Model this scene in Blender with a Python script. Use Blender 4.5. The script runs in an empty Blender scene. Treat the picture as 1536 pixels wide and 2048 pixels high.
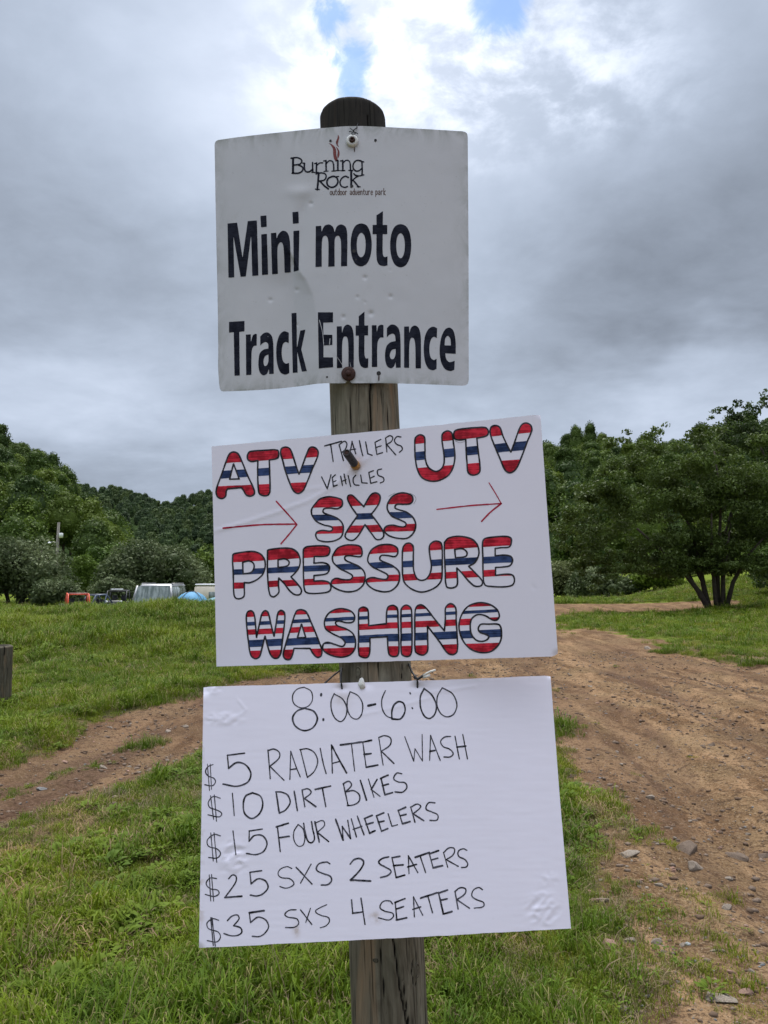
import bpy, math, random
import numpy as np
from mathutils import Vector, Matrix

random.seed(7)
RNG = np.random.default_rng(11)
SC = bpy.context.scene
COL = SC.collection

# ------------------------------------------------------------------ camera, sky, sun, exposure
FPX = 1539.0
PITCH = math.radians(5.0)
CAM_H = 1.6
cam_d = bpy.data.cameras.new('camera')
cam = bpy.data.objects.new('camera', cam_d)
COL.objects.link(cam)
cam.location = (0, 0, CAM_H)
cam.rotation_euler = (math.radians(90) + PITCH, 0, 0)
cam_d.sensor_fit = 'VERTICAL'
cam_d.sensor_height = 24.0
cam_d.lens = FPX / 2048.0 * 24.0
cam_d.clip_start = 0.05
cam_d.clip_end = 5000
SC.camera = cam

SC.view_settings.view_transform = 'Standard'
SC.view_settings.look = 'None'
SC.view_settings.gamma = 1
SC.view_settings.use_curve_mapping = False
SC.view_settings.exposure = 0.80

SUN_EL, SUN_AZ = math.radians(62), math.radians(-12)     # high, ahead of the camera and a little to the left
sun_d = bpy.data.lights.new('sun', 'SUN')
sun_d.energy = 1.6
sun_d.angle = math.radians(14)
sun_d.color = (1.0, 0.95, 0.87)
sun = bpy.data.objects.new('sun', sun_d)
COL.objects.link(sun)
_sd = Vector((math.sin(SUN_AZ) * math.cos(SUN_EL), math.cos(SUN_AZ) * math.cos(SUN_EL), math.sin(SUN_EL)))
sun.rotation_euler = (-_sd).to_track_quat('-Z', 'Y').to_euler()
sun.location = (0, 0, 60)


def ray(px, py):
    """Direction through a pixel of the 1536 x 2048 photograph."""
    x = (np.asarray(px, float) - 768) / FPX
    u = (1024 - np.asarray(py, float)) / FPX
    return np.stack([x, math.cos(PITCH) - u * math.sin(PITCH), math.sin(PITCH) + u * math.cos(PITCH)], -1)


def at(px, py, Y):
    r = ray(px, py)
    t = Y / r[..., 1]
    p = r * np.asarray(t)[..., None]
    p[..., 2] += CAM_H
    return p


class NT:
    """Small node-tree writer."""
    def __init__(self, tree):
        self.t = tree; self.n = tree.nodes; self.l = tree.links
        self.n.clear()

    def add(self, kind, **kw):
        nd = self.n.new(kind)
        ins = kw.pop('ins', {})
        for k, v in kw.items():
            setattr(nd, k, v)
        for k, v in ins.items():
            self.set(nd.inputs[k], v)
        return nd

    def set(self, sock, v):
        if isinstance(v, bpy.types.NodeSocket):
            self.l.new(v, sock)
        elif isinstance(v, bpy.types.Node):
            self.l.new(v.outputs[0], sock)
        else:
            if isinstance(v, (tuple, list)) and len(v) == 3 and sock.type == 'RGBA':
                v = (*v, 1)
            sock.default_value = v

    def math(self, op, a, b=0.0, c=0.0, clamp=False):
        nd = self.n.new('ShaderNodeMath'); nd.operation = op; nd.use_clamp = clamp
        self.set(nd.inputs[0], a); self.set(nd.inputs[1], b); self.set(nd.inputs[2], c)
        return nd.outputs[0]

    def vmath(self, op, a, b=(0, 0, 0), out=0):
        nd = self.n.new('ShaderNodeVectorMath'); nd.operation = op
        self.set(nd.inputs[0], a); self.set(nd.inputs[1], b)
        return nd.outputs[out]

    def noise(self, vec, scale, detail=4, rough=0.55, dist=0.0, out=0):
        nd = self.n.new('ShaderNodeTexNoise')
        if vec is not None: self.set(nd.inputs['Vector'], vec)
        nd.inputs['Scale'].default_value = scale; nd.inputs['Detail'].default_value = detail
        nd.inputs['Roughness'].default_value = rough; nd.inputs['Distortion'].default_value = dist
        return nd.outputs[out]

    def ramp(self, v, stops):
        nd = self.n.new('ShaderNodeValToRGB')
        self.set(nd.inputs[0], v)
        e = nd.color_ramp.elements
        while len(e) < len(stops): e.new(0.5)
        for k, (p, c) in enumerate(stops):
            e[k].position = p
            e[k].color = (*c, 1) if isinstance(c, (tuple, list)) else (c, c, c, 1)
        return nd.outputs[0]

    def mix(self, f, a, b, mode='MIX'):
        nd = self.n.new('ShaderNodeMix'); nd.data_type = 'RGBA'; nd.blend_type = mode
        nd.clamp_result = False
        self.set(nd.inputs[0], f); self.set(nd.inputs[6], a); self.set(nd.inputs[7], b)
        return nd.outputs[2]

    def smooth(self, v, a, b, lo=0.0, hi=1.0):
        nd = self.n.new('ShaderNodeMapRange'); nd.interpolation_type = 'SMOOTHSTEP'
        self.set(nd.inputs[0], v)
        for k, x in zip((1, 2, 3, 4), (a, b, lo, hi)): nd.inputs[k].default_value = x
        return nd.outputs[0]


# ---- world: a broken grey overcast over a Nishita sky
world = bpy.data.worlds.new('World')
SC.world = world
world.use_nodes = True
W = NT(world.node_tree)
sky = W.add('ShaderNodeTexSky', sky_type='NISHITA', sun_disc=False, sun_elevation=SUN_EL, sun_rotation=SUN_AZ,
            altitude=400, air_density=1.0, dust_density=0.3)
tc = W.add('ShaderNodeTexCoord')
dirv = tc.outputs['Generated']
sep = W.add('ShaderNodeSeparateXYZ', ins={0: dirv})
dz = W.math('ADD', W.math('MAXIMUM', sep.outputs[2], 0.0), 0.22)
cx = W.math('DIVIDE', sep.outputs[0], dz); cy = W.math('DIVIDE', sep.outputs[1], dz)
cvec = W.add('ShaderNodeCombineXYZ', ins={0: cx, 1: cy, 2: 0.0}).outputs[0]
warp = W.noise(cvec, 1.3, 5, 0.55, out=1)
warp = W.vmath('SUBTRACT', warp, (0.5, 0.5, 0.5))
wdir = W.vmath('ADD', dirv, W.vmath('MULTIPLY', warp, (0.30, 0.30, 0.30)))
fine = W.noise(cvec, 3.4, 8, 0.58, 0.3)
big = W.noise(W.vmath('ADD', cvec, (3.7, 1.1, 0.0)), 0.9, 5, 0.5, 0.2)


def blob(px, py, rad, soft, src=None, sx=1.0, sz=1.0):
    """0..1 round a direction of the sky (rad, soft in radians); sx, sz stretch it."""
    d = ray(px, py); d = d / np.linalg.norm(d)
    v = W.vmath('SUBTRACT', src or wdir, tuple(float(q) for q in d))
    v = W.vmath('MULTIPLY', v, (1 / sx, 1.0, 1 / sz))
    ln = W.vmath('LENGTH', v, out=1)
    return W.smooth(ln, rad - soft, rad + soft, 1.0, 0.0)


fine2 = W.noise(cvec, 9.0, 9, 0.62, 0.2)
val = W.math('MULTIPLY_ADD', W.math('SUBTRACT', big, 0.5), 0.19, 0.312)
val = W.math('MULTIPLY_ADD', W.math('SUBTRACT', fine, 0.5), 0.17, val)
val = W.math('MULTIPLY_ADD', W.math('SUBTRACT', fine2, 0.5), 0.06, val)
# cloud masses the photograph shows: darker banks left and right, a bright break above the post
for px, py, r, s, sx, sz, g in ((140, 480, .16, .17, 1.5, .7, -.06), (1330, 640, .16, .18, 1.6, .8, -.085),
                                (1250, 340, .18, .15, 1.5, .7, -.03), (60, 60, .2, .2, 1.3, 1, -.03),
                                (250, 800, .13, .14, 1.6, .5, .06), (1400, 60, .2, .2, 1.2, 1, -.04),
                                (860, 40, .20, .15, 1.4, 1.0, .12), (520, 90, .17, .15, 1.3, 1.2, .12), (950, 600, .10, .12, 1, 1.6, .04),
                                (1440, 850, .085, .035, 2.0, .9, .10), (1150, 840, .08, .06, 1.6, .7, .05), (60, 830, .09, .05, 2.0, .7, .05)):
    val = W.math('MULTIPLY_ADD', blob(px, py, r, s, None, sx, sz), g, val)
# torn bright edges of cloud round the blue gaps
for px, py, r, s, sx, sz, g in ((640, 90, .07, .07, .9, 1.6, .28), (1010, 80, .10, .08, 1.5, .8, .30), (860, 30, .07, .07, 1.2, 1, .15)):
    val = W.math('MULTIPLY_ADD', W.math('MULTIPLY', blob(px, py, r, s, None, sx, sz), W.smooth(W.math('MULTIPLY_ADD', fine2, 0.6, W.math('MULTIPLY', fine, 0.4)), 0.42, 0.62)), g, val)
# an overcast sky brightens towards the zenith
zen = W.smooth(sep.outputs[2], 0.60, 0.98, 0.0, 1.60)
val = W.math('ADD', val, zen)
val = W.math('MAXIMUM', val, 0.16)
tint = W.mix(W.smooth(val, 0.28, 0.85), (0.825, 0.955, 1.18), (0.95, 0.985, 1.09))
ccol = W.vmath('MULTIPLY', tint, W.add('ShaderNodeCombineXYZ', ins={0: val, 1: val, 2: val}).outputs[0])
SKY_S = 0.1
ccol = W.vmath('MULTIPLY', ccol, (1 / SKY_S,) * 3)
h1 = blob(652, 8, .024, .035, dirv, .8, 1.9)
h2 = blob(708, 140, .027, .03, dirv, .8, 1.6)
h3 = blob(988, 12, .034, .03, dirv, .9, 1.2)
hole = W.math('MAXIMUM', W.math('MAXIMUM', h1, h2), h3)
torn = W.noise(dirv, 16.0, 7, 0.62, 0.6)
win = W.smooth(hole, 0.02, 0.35)
hole = W.smooth(W.math('ADD', hole, W.math('MULTIPLY', W.math('SUBTRACT', torn, 0.5), 3.0)), 0.25, 0.95)
hole = W.math('MULTIPLY', hole, win)
skyb = W.vmath('MULTIPLY', sky.outputs[0], (1.0, 1.12, 1.2))
final = W.mix(W.math('MULTIPLY', hole, 0.84), ccol, skyb)
bg = W.add('ShaderNodeBackground', ins={'Color': final, 'Strength': SKY_S})
wo = W.add('ShaderNodeOutputWorld')
W.l.new(bg.outputs[0], wo.inputs[0])


# ------------------------------------------------------------------ helpers
def tag(o, label=None, cat=None, group=None, kind=None):
    if label: o['label'] = label
    if cat: o['category'] = cat
    if group: o['group'] = group
    if kind: o['kind'] = kind
    return o


def new_mesh(name, V, Fc, mat=None, smooth=False):
    """V (n,3); Fc = list of faces, or an (m,k) int array."""
    me = bpy.data.meshes.new(name)
    V = np.asarray(V, np.float32)
    if isinstance(Fc, np.ndarray):
        m, k = Fc.shape
        loops = Fc.astype(np.int32).ravel(); starts = np.arange(m, dtype=np.int32) * k
        tot = np.full(m, k, np.int32)
    else:
        tot = np.array([len(f) for f in Fc], np.int32)
        starts = np.concatenate([[0], np.cumsum(tot)[:-1]]).astype(np.int32)
        loops = np.fromiter((i for f in Fc for i in f), np.int32)
        m = len(Fc)
    me.vertices.add(len(V)); me.vertices.foreach_set('co', V.ravel())
    me.loops.add(len(loops)); me.loops.foreach_set('vertex_index', loops)
    me.polygons.add(m); me.polygons.foreach_set('loop_start', starts); me.polygons.foreach_set('loop_total', tot)
    if smooth: me.polygons.foreach_set('use_smooth', np.ones(m, bool))
    me.update(calc_edges=True)
    if mat: me.materials.append(mat)
    return me


def fattr(me, name, vals):
    a = me.attributes.new(name, 'FLOAT', 'POINT')
    a.data.foreach_set('value', np.asarray(vals, np.float32))


def link(name, me, parent=None, loc=None):
    o = bpy.data.objects.new(name, me)
    COL.objects.link(o)
    if parent: o.parent = parent
    if loc is not None: o.location = loc
    return o


def empty(name, loc=(0, 0, 0), rz=0.0):
    o = bpy.data.objects.new(name, None)
    o.empty_display_size = 0.1
    COL.objects.link(o)
    o.location = loc; o.rotation_euler = (0, 0, rz)
    return o


class MB:
    """Collects simple solids for one mesh."""
    def __init__(self): self.v = []; self.f = []

    def add(self, V, Fc):
        b = len(self.v)
        self.v += [tuple(map(float, p)) for p in V]
        self.f += [tuple(int(i) + b for i in f) for f in Fc]
        return self

    def box(self, c, s, taper=(1, 1), rot=0.0, bev=0.0):
        """box, bevelled vertical+top edges when bev > 0"""
        cx, cy, cz = c; sx, sy, sz = (q / 2 for q in s)
        def ring(z, kx, ky, b):
            X, Y = sx * kx, sy * ky
            if b <= 0: return [(-X, -Y, z), (X, -Y, z), (X, Y, z), (-X, Y, z)]
            return [(-X + b, -Y, z), (X - b, -Y, z), (X, -Y + b, z), (X, Y - b, z), (X - b, Y, z), (-X + b, Y, z), (-X, Y - b, z), (-X, -Y + b, z)]
        if bev > 0:
            t = taper
            rings = [ring(-sz, 1, 1, bev), ring(sz - bev, t[0], t[1], bev),
                     [(x * (1 - bev / max(sx, .001)), y * (1 - bev / max(sy, .001)), z) for x, y, z in ring(sz, t[0], t[1], bev)]]
        else:
            rings = [ring(-sz, 1, 1, 0), ring(sz, taper[0], taper[1], 0)]
        n = len(rings[0]); V = []; Fc = []
        cr, sr = math.cos(rot), math.sin(rot)
        for r in rings:
            V += [(cx + x * cr - y * sr, cy + x * sr + y * cr, cz + z) for x, y, z in r]
        for k in range(len(rings) - 1):
            for i in range(n):
                j = (i + 1) % n
                Fc.append((k * n + i, k * n + j, (k + 1) * n + j, (k + 1) * n + i))
        Fc.append(tuple(reversed(range(n)))); Fc.append(tuple((len(rings) - 1) * n + i for i in range(n)))
        return self.add(V, Fc)

    def tube(self, pts, rad, n=8, cap=True):
        pts = [Vector(p) for p in pts]
        if not hasattr(rad, '__len__'): rad = [rad] * len(pts)
        V = []; Fc = []
        up = Vector((0.13, 0.31, 0.94))
        for k, p in enumerate(pts):
            d = (pts[min(k + 1, len(pts) - 1)] - pts[max(k - 1, 0)]).normalized()
            if abs(d.dot(up)) > 0.95: up = Vector((0.9, 0.3, 0.1))
            a = d.cross(up).normalized(); b = d.cross(a)
            for i in range(n):
                t = 2 * math.pi * i / n
                V.append(p + (a * math.cos(t) + b * math.sin(t)) * rad[k])
        for k in range(len(pts) - 1):
            for i in range(n):
                j = (i + 1) % n
                Fc.append((k * n + i, (k + 1) * n + i, (k + 1) * n + j, k * n + j))
        if cap:
            Fc.append(tuple(range(n))); Fc.append(tuple(reversed([(len(pts) - 1) * n + i for i in range(n)])))
        return self.add(V, Fc)

    def lathe(self, c, axis, prof, n=24):
        """prof: (radius, distance along axis)"""
        c = Vector(c); d = Vector(axis).normalized()
        a = d.orthogonal().normalized(); b = d.cross(a)
        V = []; Fc = []
        for r, h in prof:
            for i in range(n):
                t = 2 * math.pi * i / n
                V.append(c + d * h + (a * math.cos(t) + b * math.sin(t)) * r)
        for k in range(len(prof) - 1):
            for i in range(n):
                j = (i + 1) % n
                Fc.append((k * n + i, k * n + j, (k + 1) * n + j, (k + 1) * n + i))
        Fc.append(tuple(reversed(range(n)))); Fc.append(tuple((len(prof) - 1) * n + i for i in range(n)))
        return self.add(V, Fc)

    def build(self, name, mat, parent=None, smooth=False):
        me = new_mesh(name, np.array(self.v), self.f, mat, smooth)
        return link(name, me, parent)


def vnoise(x, y, seed=0):
    x = np.asarray(x, float); y = np.asarray(y, float)
    xi = np.floor(x).astype(np.int64); yi = np.floor(y).astype(np.int64)
    xf = x - xi; yf = y - yi
    u = xf * xf * (3 - 2 * xf); v = yf * yf * (3 - 2 * yf)
    def h(a, b):
        n = (a * 374761393 + b * 668265263 + seed * 974711) & 0x7fffffff
        n = ((n ^ (n >> 13)) * 1274126177) & 0x7fffffff
        n = n ^ (n >> 16)
        return (n & 0xffff) / 65535.0
    return (h(xi, yi) * (1 - u) + h(xi + 1, yi) * u) * (1 - v) + (h(xi, yi + 1) * (1 - u) + h(xi + 1, yi + 1) * u) * v


def fbm(x, y, oct=4, seed=0, gain=0.5):
    s = 0; a = 1; t = 0
    for k in range(oct):
        s = s + a * vnoise(x * 2 ** k + 17.3 * k, y * 2 ** k - 9.1 * k, seed + k); t += a; a *= gain
    return s / t


def sstep(v, a, b):
    t = np.clip((np.asarray(v, float) - a) / (b - a), 0, 1)
    return t * t * (3 - 2 * t)


def seg_dist(X, Y, pts, rad=None):
    """distance to a polyline (minus a radius that varies along it)"""
    best = np.full(np.shape(X), 1e9)
    for k in range(len(pts) - 1):
        ax, ay = pts[k][:2]; bx, by = pts[k + 1][:2]
        dx, dy = bx - ax, by - ay
        L = dx * dx + dy * dy + 1e-12
        t = np.clip(((X - ax) * dx + (Y - ay) * dy) / L, 0, 1)
        d = np.hypot(X - ax - t * dx, Y - ay - t * dy)
        if rad is not None: d = d - (rad[k] * (1 - t) + rad[k + 1] * t)
        best = np.minimum(best, d)
    return best


def inside(X, Y, poly):
    c = np.zeros(np.shape(X), bool)
    n = len(poly)
    for k in range(n):
        ax, ay = poly[k][:2]; bx, by = poly[(k + 1) % n][:2]
        if ay == by: continue
        m = ((ay > Y) != (by > Y)) & (X < (bx - ax) * (Y - ay) / (by - ay) + ax)
        c ^= m
    return c


# ------------------------------------------------------------------ materials
def material(name):
    m = bpy.data.materials.new(name); m.use_nodes = True
    return m, NT(m.node_tree)


def finish(T, col, rough=0.6, bump=None, bstr=0.3, bdist=0.01, metal=0.0, spec=0.5, transl=0.0, tcol=None):
    p = T.add('ShaderNodeBsdfPrincipled')
    T.set(p.inputs['Base Color'], col); T.set(p.inputs['Roughness'], rough)
    T.set(p.inputs['Metallic'], metal); T.set(p.inputs['Specular IOR Level'], spec)
    if bump is not None:
        b = T.add('ShaderNodeBump', ins={'Height': bump, 'Strength': bstr, 'Distance': bdist})
        T.l.new(b.outputs[0], p.inputs['Normal'])
    out = T.add('ShaderNodeOutputMaterial')
    if transl > 0:
        tr = T.add('ShaderNodeBsdfTranslucent')
        T.set(tr.inputs[0], tcol if tcol is not None else col)
        mx = T.add('ShaderNodeMixShader', ins={0: transl})
        T.l.new(p.outputs[0], mx.inputs[1]); T.l.new(tr.outputs[0], mx.inputs[2])
        T.l.new(mx.outputs[0], out.inputs[0])
    else:
        T.l.new(p.outputs[0], out.inputs[0])


def plain(name, col, rough=0.5, metal=0.0, var=0.12, scale=20.0, bstr=0.15, spec=0.5):
    m, T = material(name)
    tcn = T.add('ShaderNodeTexCoord').outputs['Object']
    n = T.noise(tcn, scale, 5, 0.6)
    c = T.mix(T.ramp(n, ((0.3, 0.0), (0.7, 1.0))), tuple(q * (1 - var) for q in col), tuple(min(1, q * (1 + var)) for q in col))
    finish(T, c, rough, n, bstr, 0.003, metal, spec)
    return m


def wood_material():
    m, T = material('weathered_wood')
    o = T.add('ShaderNodeTexCoord').outputs['Object']
    st = T.vmath('MULTIPLY', T.vmath('ADD', o, T.vmath('MULTIPLY', T.noise(o, 5, 3, 0.5, out=1), (0.05, 0.05, 0))), (1, 1, 0.07))
    n1 = T.noise(st, 55, 6, 0.65, 0.4)
    n2 = T.noise(T.vmath('MULTIPLY', o, (1, 1, 0.12)), 14, 4, 0.6, 0.6)
    n3 = T.noise(T.vmath('MULTIPLY', o, (1, 1, 0.02)), 150, 3, 0.6)
    n4 = T.noise(o, 6, 5, 0.6)
    c = T.ramp(n1, ((0.28, (0.070, 0.060, 0.042)), (0.45, (0.135, 0.120, 0.088)), (0.60, (0.195, 0.177, 0.132)), (0.78, (0.28, 0.255, 0.19))))
    c = T.mix(T.smooth(n2, 0.52, 0.72, 0, 0.75), c, (0.32, 0.215, 0.13))
    c = T.mix(T.smooth(n2, 0.46, 0.30, 0, 0.5), c, (0.16, 0.17, 0.12))
    c = T.mix(T.smooth(n3, 0.44, 0.34, 0, 0.7), c, (0.030, 0.027, 0.021))
    c = T.mix(T.smooth(T.noise(o, 11, 6, 0.7), 0.55, 0.68, 0, 0.45), c, (0.085, 0.082, 0.066))
    z = T.add('ShaderNodeSeparateXYZ', ins={0: o}).outputs[2]
    # years of black weathering on the exposed top
    zt = T.math('MULTIPLY_ADD', T.math('SUBTRACT', n4, 0.5), 0.16, z)
    c = T.mix(T.smooth(zt, 2.50, 2.66, 0, 0.88), c, (0.016, 0.016, 0.017))
    groove = T.add('ShaderNodeAttribute', attribute_name='groove').outputs['Fac']
    c = T.mix(T.smooth(groove, 0.12, 0.6, 0, 0.95), c, (0.008, 0.007, 0.006))
    h = T.math('ADD', T.math('MULTIPLY', n1, 0.6), T.math('MULTIPLY', n3, 0.5))
    finish(T, c, 0.92, h, 0.9, 0.004, spec=0.06)
    return m


M_WOOD = wood_material()


def sign_material():
    m, T = material('aged_sign_face')
    o = T.add('ShaderNodeTexCoord').outputs['Object']
    n = T.noise(o, 5, 6, 0.6); n2 = T.noise(o, 160, 3, 0.6); n3 = T.noise(T.vmath('MULTIPLY', o, (1, 1, 0.6)), 24, 6, 0.7, 0.6)
    c = T.mix(n, (0.475, 0.485, 0.51), (0.55, 0.56, 0.575))
    c = T.mix(T.smooth(n3, 0.60, 0.80, 0, 0.30), c, (0.36, 0.37, 0.34))
    c = T.mix(T.smooth(n2, 0.66, 0.74, 0, 0.4), c, (0.30, 0.30, 0.28))
    # lichen grime along the rims (a vertex mask that follows the sheet's edge)
    e = T.add('ShaderNodeAttribute', attribute_name='rim').outputs['Fac']
    ge = T.math('MULTIPLY', e, T.smooth(n3, 0.38, 0.62))
    c = T.mix(T.math('MULTIPLY', ge, 0.65), c, (0.17, 0.19, 0.15))
    finish(T, c, 0.42, n2, 0.05, 0.001, spec=0.4)
    return m


def board_material(name, base):
    m, T = material(name)
    o = T.add('ShaderNodeTexCoord').outputs['Object']
    n = T.noise(o, 7, 5, 0.6); n2 = T.noise(o, 260, 2, 0.5)
    wv = T.add('ShaderNodeTexWave', wave_type='BANDS', bands_direction='Z', ins={'Vector': o, 'Scale': 30.0, 'Distortion': 1.0, 'Detail': 2.0})
    c = T.mix(n, tuple(q * 0.955 for q in base), tuple(q * 1.03 for q in base))
    c = T.mix(T.smooth(T.noise(o, 22, 6, 0.7, 0.5), 0.66, 0.80, 0, 0.35), c, (0.52, 0.50, 0.50))
    d = T.add('ShaderNodeAttribute', attribute_name='dirt').outputs['Fac']
    c = T.mix(T.math('MULTIPLY', d, T.smooth(T.noise(o, 40, 4, 0.6), 0.35, 0.65)), c, (0.40, 0.30, 0.20))
    hh = T.math('ADD', T.math('MULTIPLY', n2, 0.25), T.math('MULTIPLY', wv.outputs[1], 0.12))
    finish(T, c, 0.36, T.math('ADD', hh, T.math('MULTIPLY', n, 0.8)), 0.07, 0.002, spec=0.45)
    return m


M_SIGN = sign_material()
M_BOARD = board_material('white_poster_board', (0.865, 0.845, 0.955))


def ink(name, col, streak=0.25, ax=(60, 60, 900), rough=0.5, spec=0.2):
    m, T = material(name)
    o = T.add('ShaderNodeTexCoord').outputs['Object']
    n = T.noise(T.vmath('MULTIPLY', o, ax), 1.0, 4, 0.6)
    n2 = T.noise(o, 45, 4, 0.6)
    f = T.math('MULTIPLY_ADD', n2, 0.6, T.math('MULTIPLY', n, 0.6))
    lo = tuple(q * (1 - streak) for q in col); hi = tuple(q * (1 + streak) + 0.035 * streak for q in col)
    c = T.mix(T.smooth(f, 0.50, 0.70), lo, hi)
    finish(T, c, rough, spec=spec)
    return m


I_BLACK = ink('black_marker', (0.018, 0.018, 0.026), 0.6)
I_PEN = ink('thin_black_marker', (0.030, 0.030, 0.042), 0.9, (200, 200, 260))
I_RED = ink('red_marker', (0.50, 0.011, 0.032), 0.42, (14, 14, 520))
I_BLUE = ink('blue_marker', (0.020, 0.044, 0.135), 0.45, (14, 14, 500))
I_ARROW = ink('crimson_marker', (0.42, 0.010, 0.045), 0.2)
I_PRINT = ink('navy_black_vinyl', (0.006, 0.008, 0.018), 0.3, rough=0.6, spec=0.08)
I_LOGO = ink('maroon_print', (0.16, 0.035, 0.030), 0.25)
I_BROWN = ink('brown_print', (0.10, 0.055, 0.040), 0.2)
I_PENCIL = ink('pencil_trace', (0.42, 0.41, 0.46), 0.1)

# ------------------------------------------------------------------ drawing on surfaces
def parse(s, org, k=4.0):
    """'x,y x,y! ...' in zoomed pixels -> [(px, py, corner)]"""
    out = []
    for w in s.replace(';', ' ').split():
        c = w.endswith('!')
        x, y = w.rstrip('!').split(',')
        out.append((org[0] + float(x) / k, org[1] + float(y) / k, c))
    return out


def spline(pts, closed, n=6, tight=0.5):
    P = [np.array(p[:2]) for p in pts]; Cn = [p[2] for p in pts]; N = len(P); out = []
    rng = range(N if closed else N - 1)
    for i in rng:
        p1, p2 = P[i], P[(i + 1) % N]
        c1, c2 = Cn[i], Cn[(i + 1) % N]
        p0 = P[(i - 1) % N] if (closed or i > 0) else p1
        p3 = P[(i + 2) % N] if (closed or i + 2 < N) else p2
        L = np.linalg.norm(p2 - p1)
        def tang(a, b):
            d = b - a; l = np.linalg.norm(d)
            return d / l * L * tight * 2 * 0.9 if l > 0 else d
        m1 = (p2 - p1) if (c1 or (not closed and i == 0)) else tang(p0, p2)
        m2 = (p2 - p1) if (c2 or (not closed and i == N - 2)) else tang(p1, p3)
        for k in range(n):
            t = k / n
            out.append(tuple((2 * t**3 - 3 * t**2 + 1) * p1 + (t**3 - 2 * t**2 + t) * m1 + (-2 * t**3 + 3 * t**2) * p2 + (t**3 - t**2) * m2))
    if not closed: out.append(tuple(P[-1]))
    return out


def contour(fn, box, cell):
    """polygons of fn(x, y) < 0 on a grid of photo pixels (marching squares)"""
    x0, y0, x1, y1 = box
    nx = max(2, int((x1 - x0) / cell) + 2); ny = max(2, int((y1 - y0) / cell) + 2)
    xs = x0 + np.arange(nx) * cell; ys = y0 + np.arange(ny) * cell
    X, Y = np.meshgrid(xs, ys)
    Fv = fn(X, Y)
    ins = Fv < 0
    s = ins[:-1, :-1].astype(int) + ins[:-1, 1:] + ins[1:, 1:] + ins[1:, :-1]
    V = []; Fc = []; vid = {}
    def gv(j, i):
        k = (j, i)
        if k not in vid: vid[k] = len(V); V.append((xs[i], ys[j]))
        return vid[k]
    def ev(j, i, j2, i2):
        k = (j, i, j2, i2) if (j, i) < (j2, i2) else (j2, i2, j, i)
        if k not in vid:
            a, b = Fv[j, i], Fv[j2, i2]
            t = min(max(a / (a - b), 0.02), 0.98)
            vid[k] = len(V)
            V.append((xs[i] + (xs[i2] - xs[i]) * t, ys[j] + (ys[j2] - ys[j]) * t))
        return vid[k]
    for j, i in zip(*np.nonzero(s == 4)):
        Fc.append((gv(j, i), gv(j + 1, i), gv(j + 1, i + 1), gv(j, i + 1)))
    for j, i in zip(*np.nonzero((s > 0) & (s < 4))):
        cs = ((j, i), (j + 1, i), (j + 1, i + 1), (j, i + 1)); poly = []
        for q in range(4):
            a = cs[q]; b = cs[(q + 1) % 4]
            if ins[a]: poly.append(gv(*a))
            if ins[a] != ins[b]: poly.append(ev(*a, *b))
        if len(poly) > 2: Fc.append(tuple(poly))
    return V, Fc


class Surf:
    """A sheet in the place: pixel -> point on it, by the ray through that pixel."""
    def __init__(self, point): self.point = point

    def put(self, items, name, mat, parent, off):
        """items: list of (fn, box, cell)"""
        VV = []; FF = []; b = 0
        for fn, box, cell in items:
            v, f = contour(fn, box, cell)
            VV += v; FF += [tuple(i + b for i in q) for q in f]; b += len(v)
        if not VV: return None
        a = np.array(VV)
        P = self.point(a[:, 0], a[:, 1], off)
        return link(name, new_mesh(name, P, FF, mat), parent)


def bbox(paths, pad):
    xs = [p[0] for q in paths for p in q]; ys = [p[1] for q in paths for p in q]
    return (min(xs) - pad, min(ys) - pad, max(xs) + pad, max(ys) + pad)


def closed_sdf(paths):
    def fn(X, Y):
        d = np.full(X.shape, 1e9); c = np.zeros(X.shape, bool)
        for p in paths:
            d = np.minimum(d, seg_dist(X, Y, list(p) + [p[0]])); c ^= inside(X, Y, p)
        return np.where(c, -d, d)
    return fn


def wob(X, Y, sc=6.0, seed=3):
    return fbm(X / sc, Y / sc, 2, seed) - 0.5


def stroke_item(path, w, cell=0.9, var=0.45):
    r = w * 1.12 / 2
    return (lambda X, Y: seg_dist(X, Y, path) - r * (1 + var * wob(X, Y, 9.0) * 2), bbox([path], w + 2), cell)

# ------------------------------------------------------------------ the ground
HOR = 1024 + FPX * math.tan(PITCH)


def gxy(px, py, z=0.0):
    r = ray(px, py); t = (z - CAM_H) / r[..., 2]
    return r[..., 0] * t, r[..., 1] * t


def road_d(X, Y):
    """signed distance to bare dirt (negative on it), before the edge is broken up"""
    wx = (fbm(X * 0.9, Y * 0.9, 3, 21) - 0.5) * 0.9 + (fbm(X * 3.5, Y * 3.5, 3, 25) - 0.5) * 0.35
    main = np.where(Y < 15, np.maximum(1.75 + 0.25 * np.sin(Y * 0.7) - X, X - (8.2 + 0.12 * (Y - 6))), 9)
    a = seg_dist(X, Y, [(4.0, 11.5), (3.0, 19), (2.2, 28), (4.5, 40), (12, 44)], [3.6, 3.3, 3.0, 6.0, 7.5])
    b = seg_dist(X, Y, [(12, 44), (16, 44), (20, 43)], [7.5, 4.0, 0.3])
    edge = [(0.9, 10.6), (-1.25, 9.7), (-2.3, 7.9), (-3.1, 6.2), (-5.5, 3.6), (-9, 1.2)]
    c = seg_dist(X, Y, [(2.2, 13.2), (-0.5, 12.2), (-2.1, 9.0), (-2.55, 6.95), (-2.88, 5.65), (-3.3, 4.4), (-4.2, 2.8)], [2.2, 1.8, 1.15, 0.84, 0.68, 0.62, 0.6])
    d = np.minimum(np.minimum(main, a), np.minimum(b, c))
    return d + wx * (1 - 0.55 * sstep(X, 0.0, -1.5))


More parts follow.
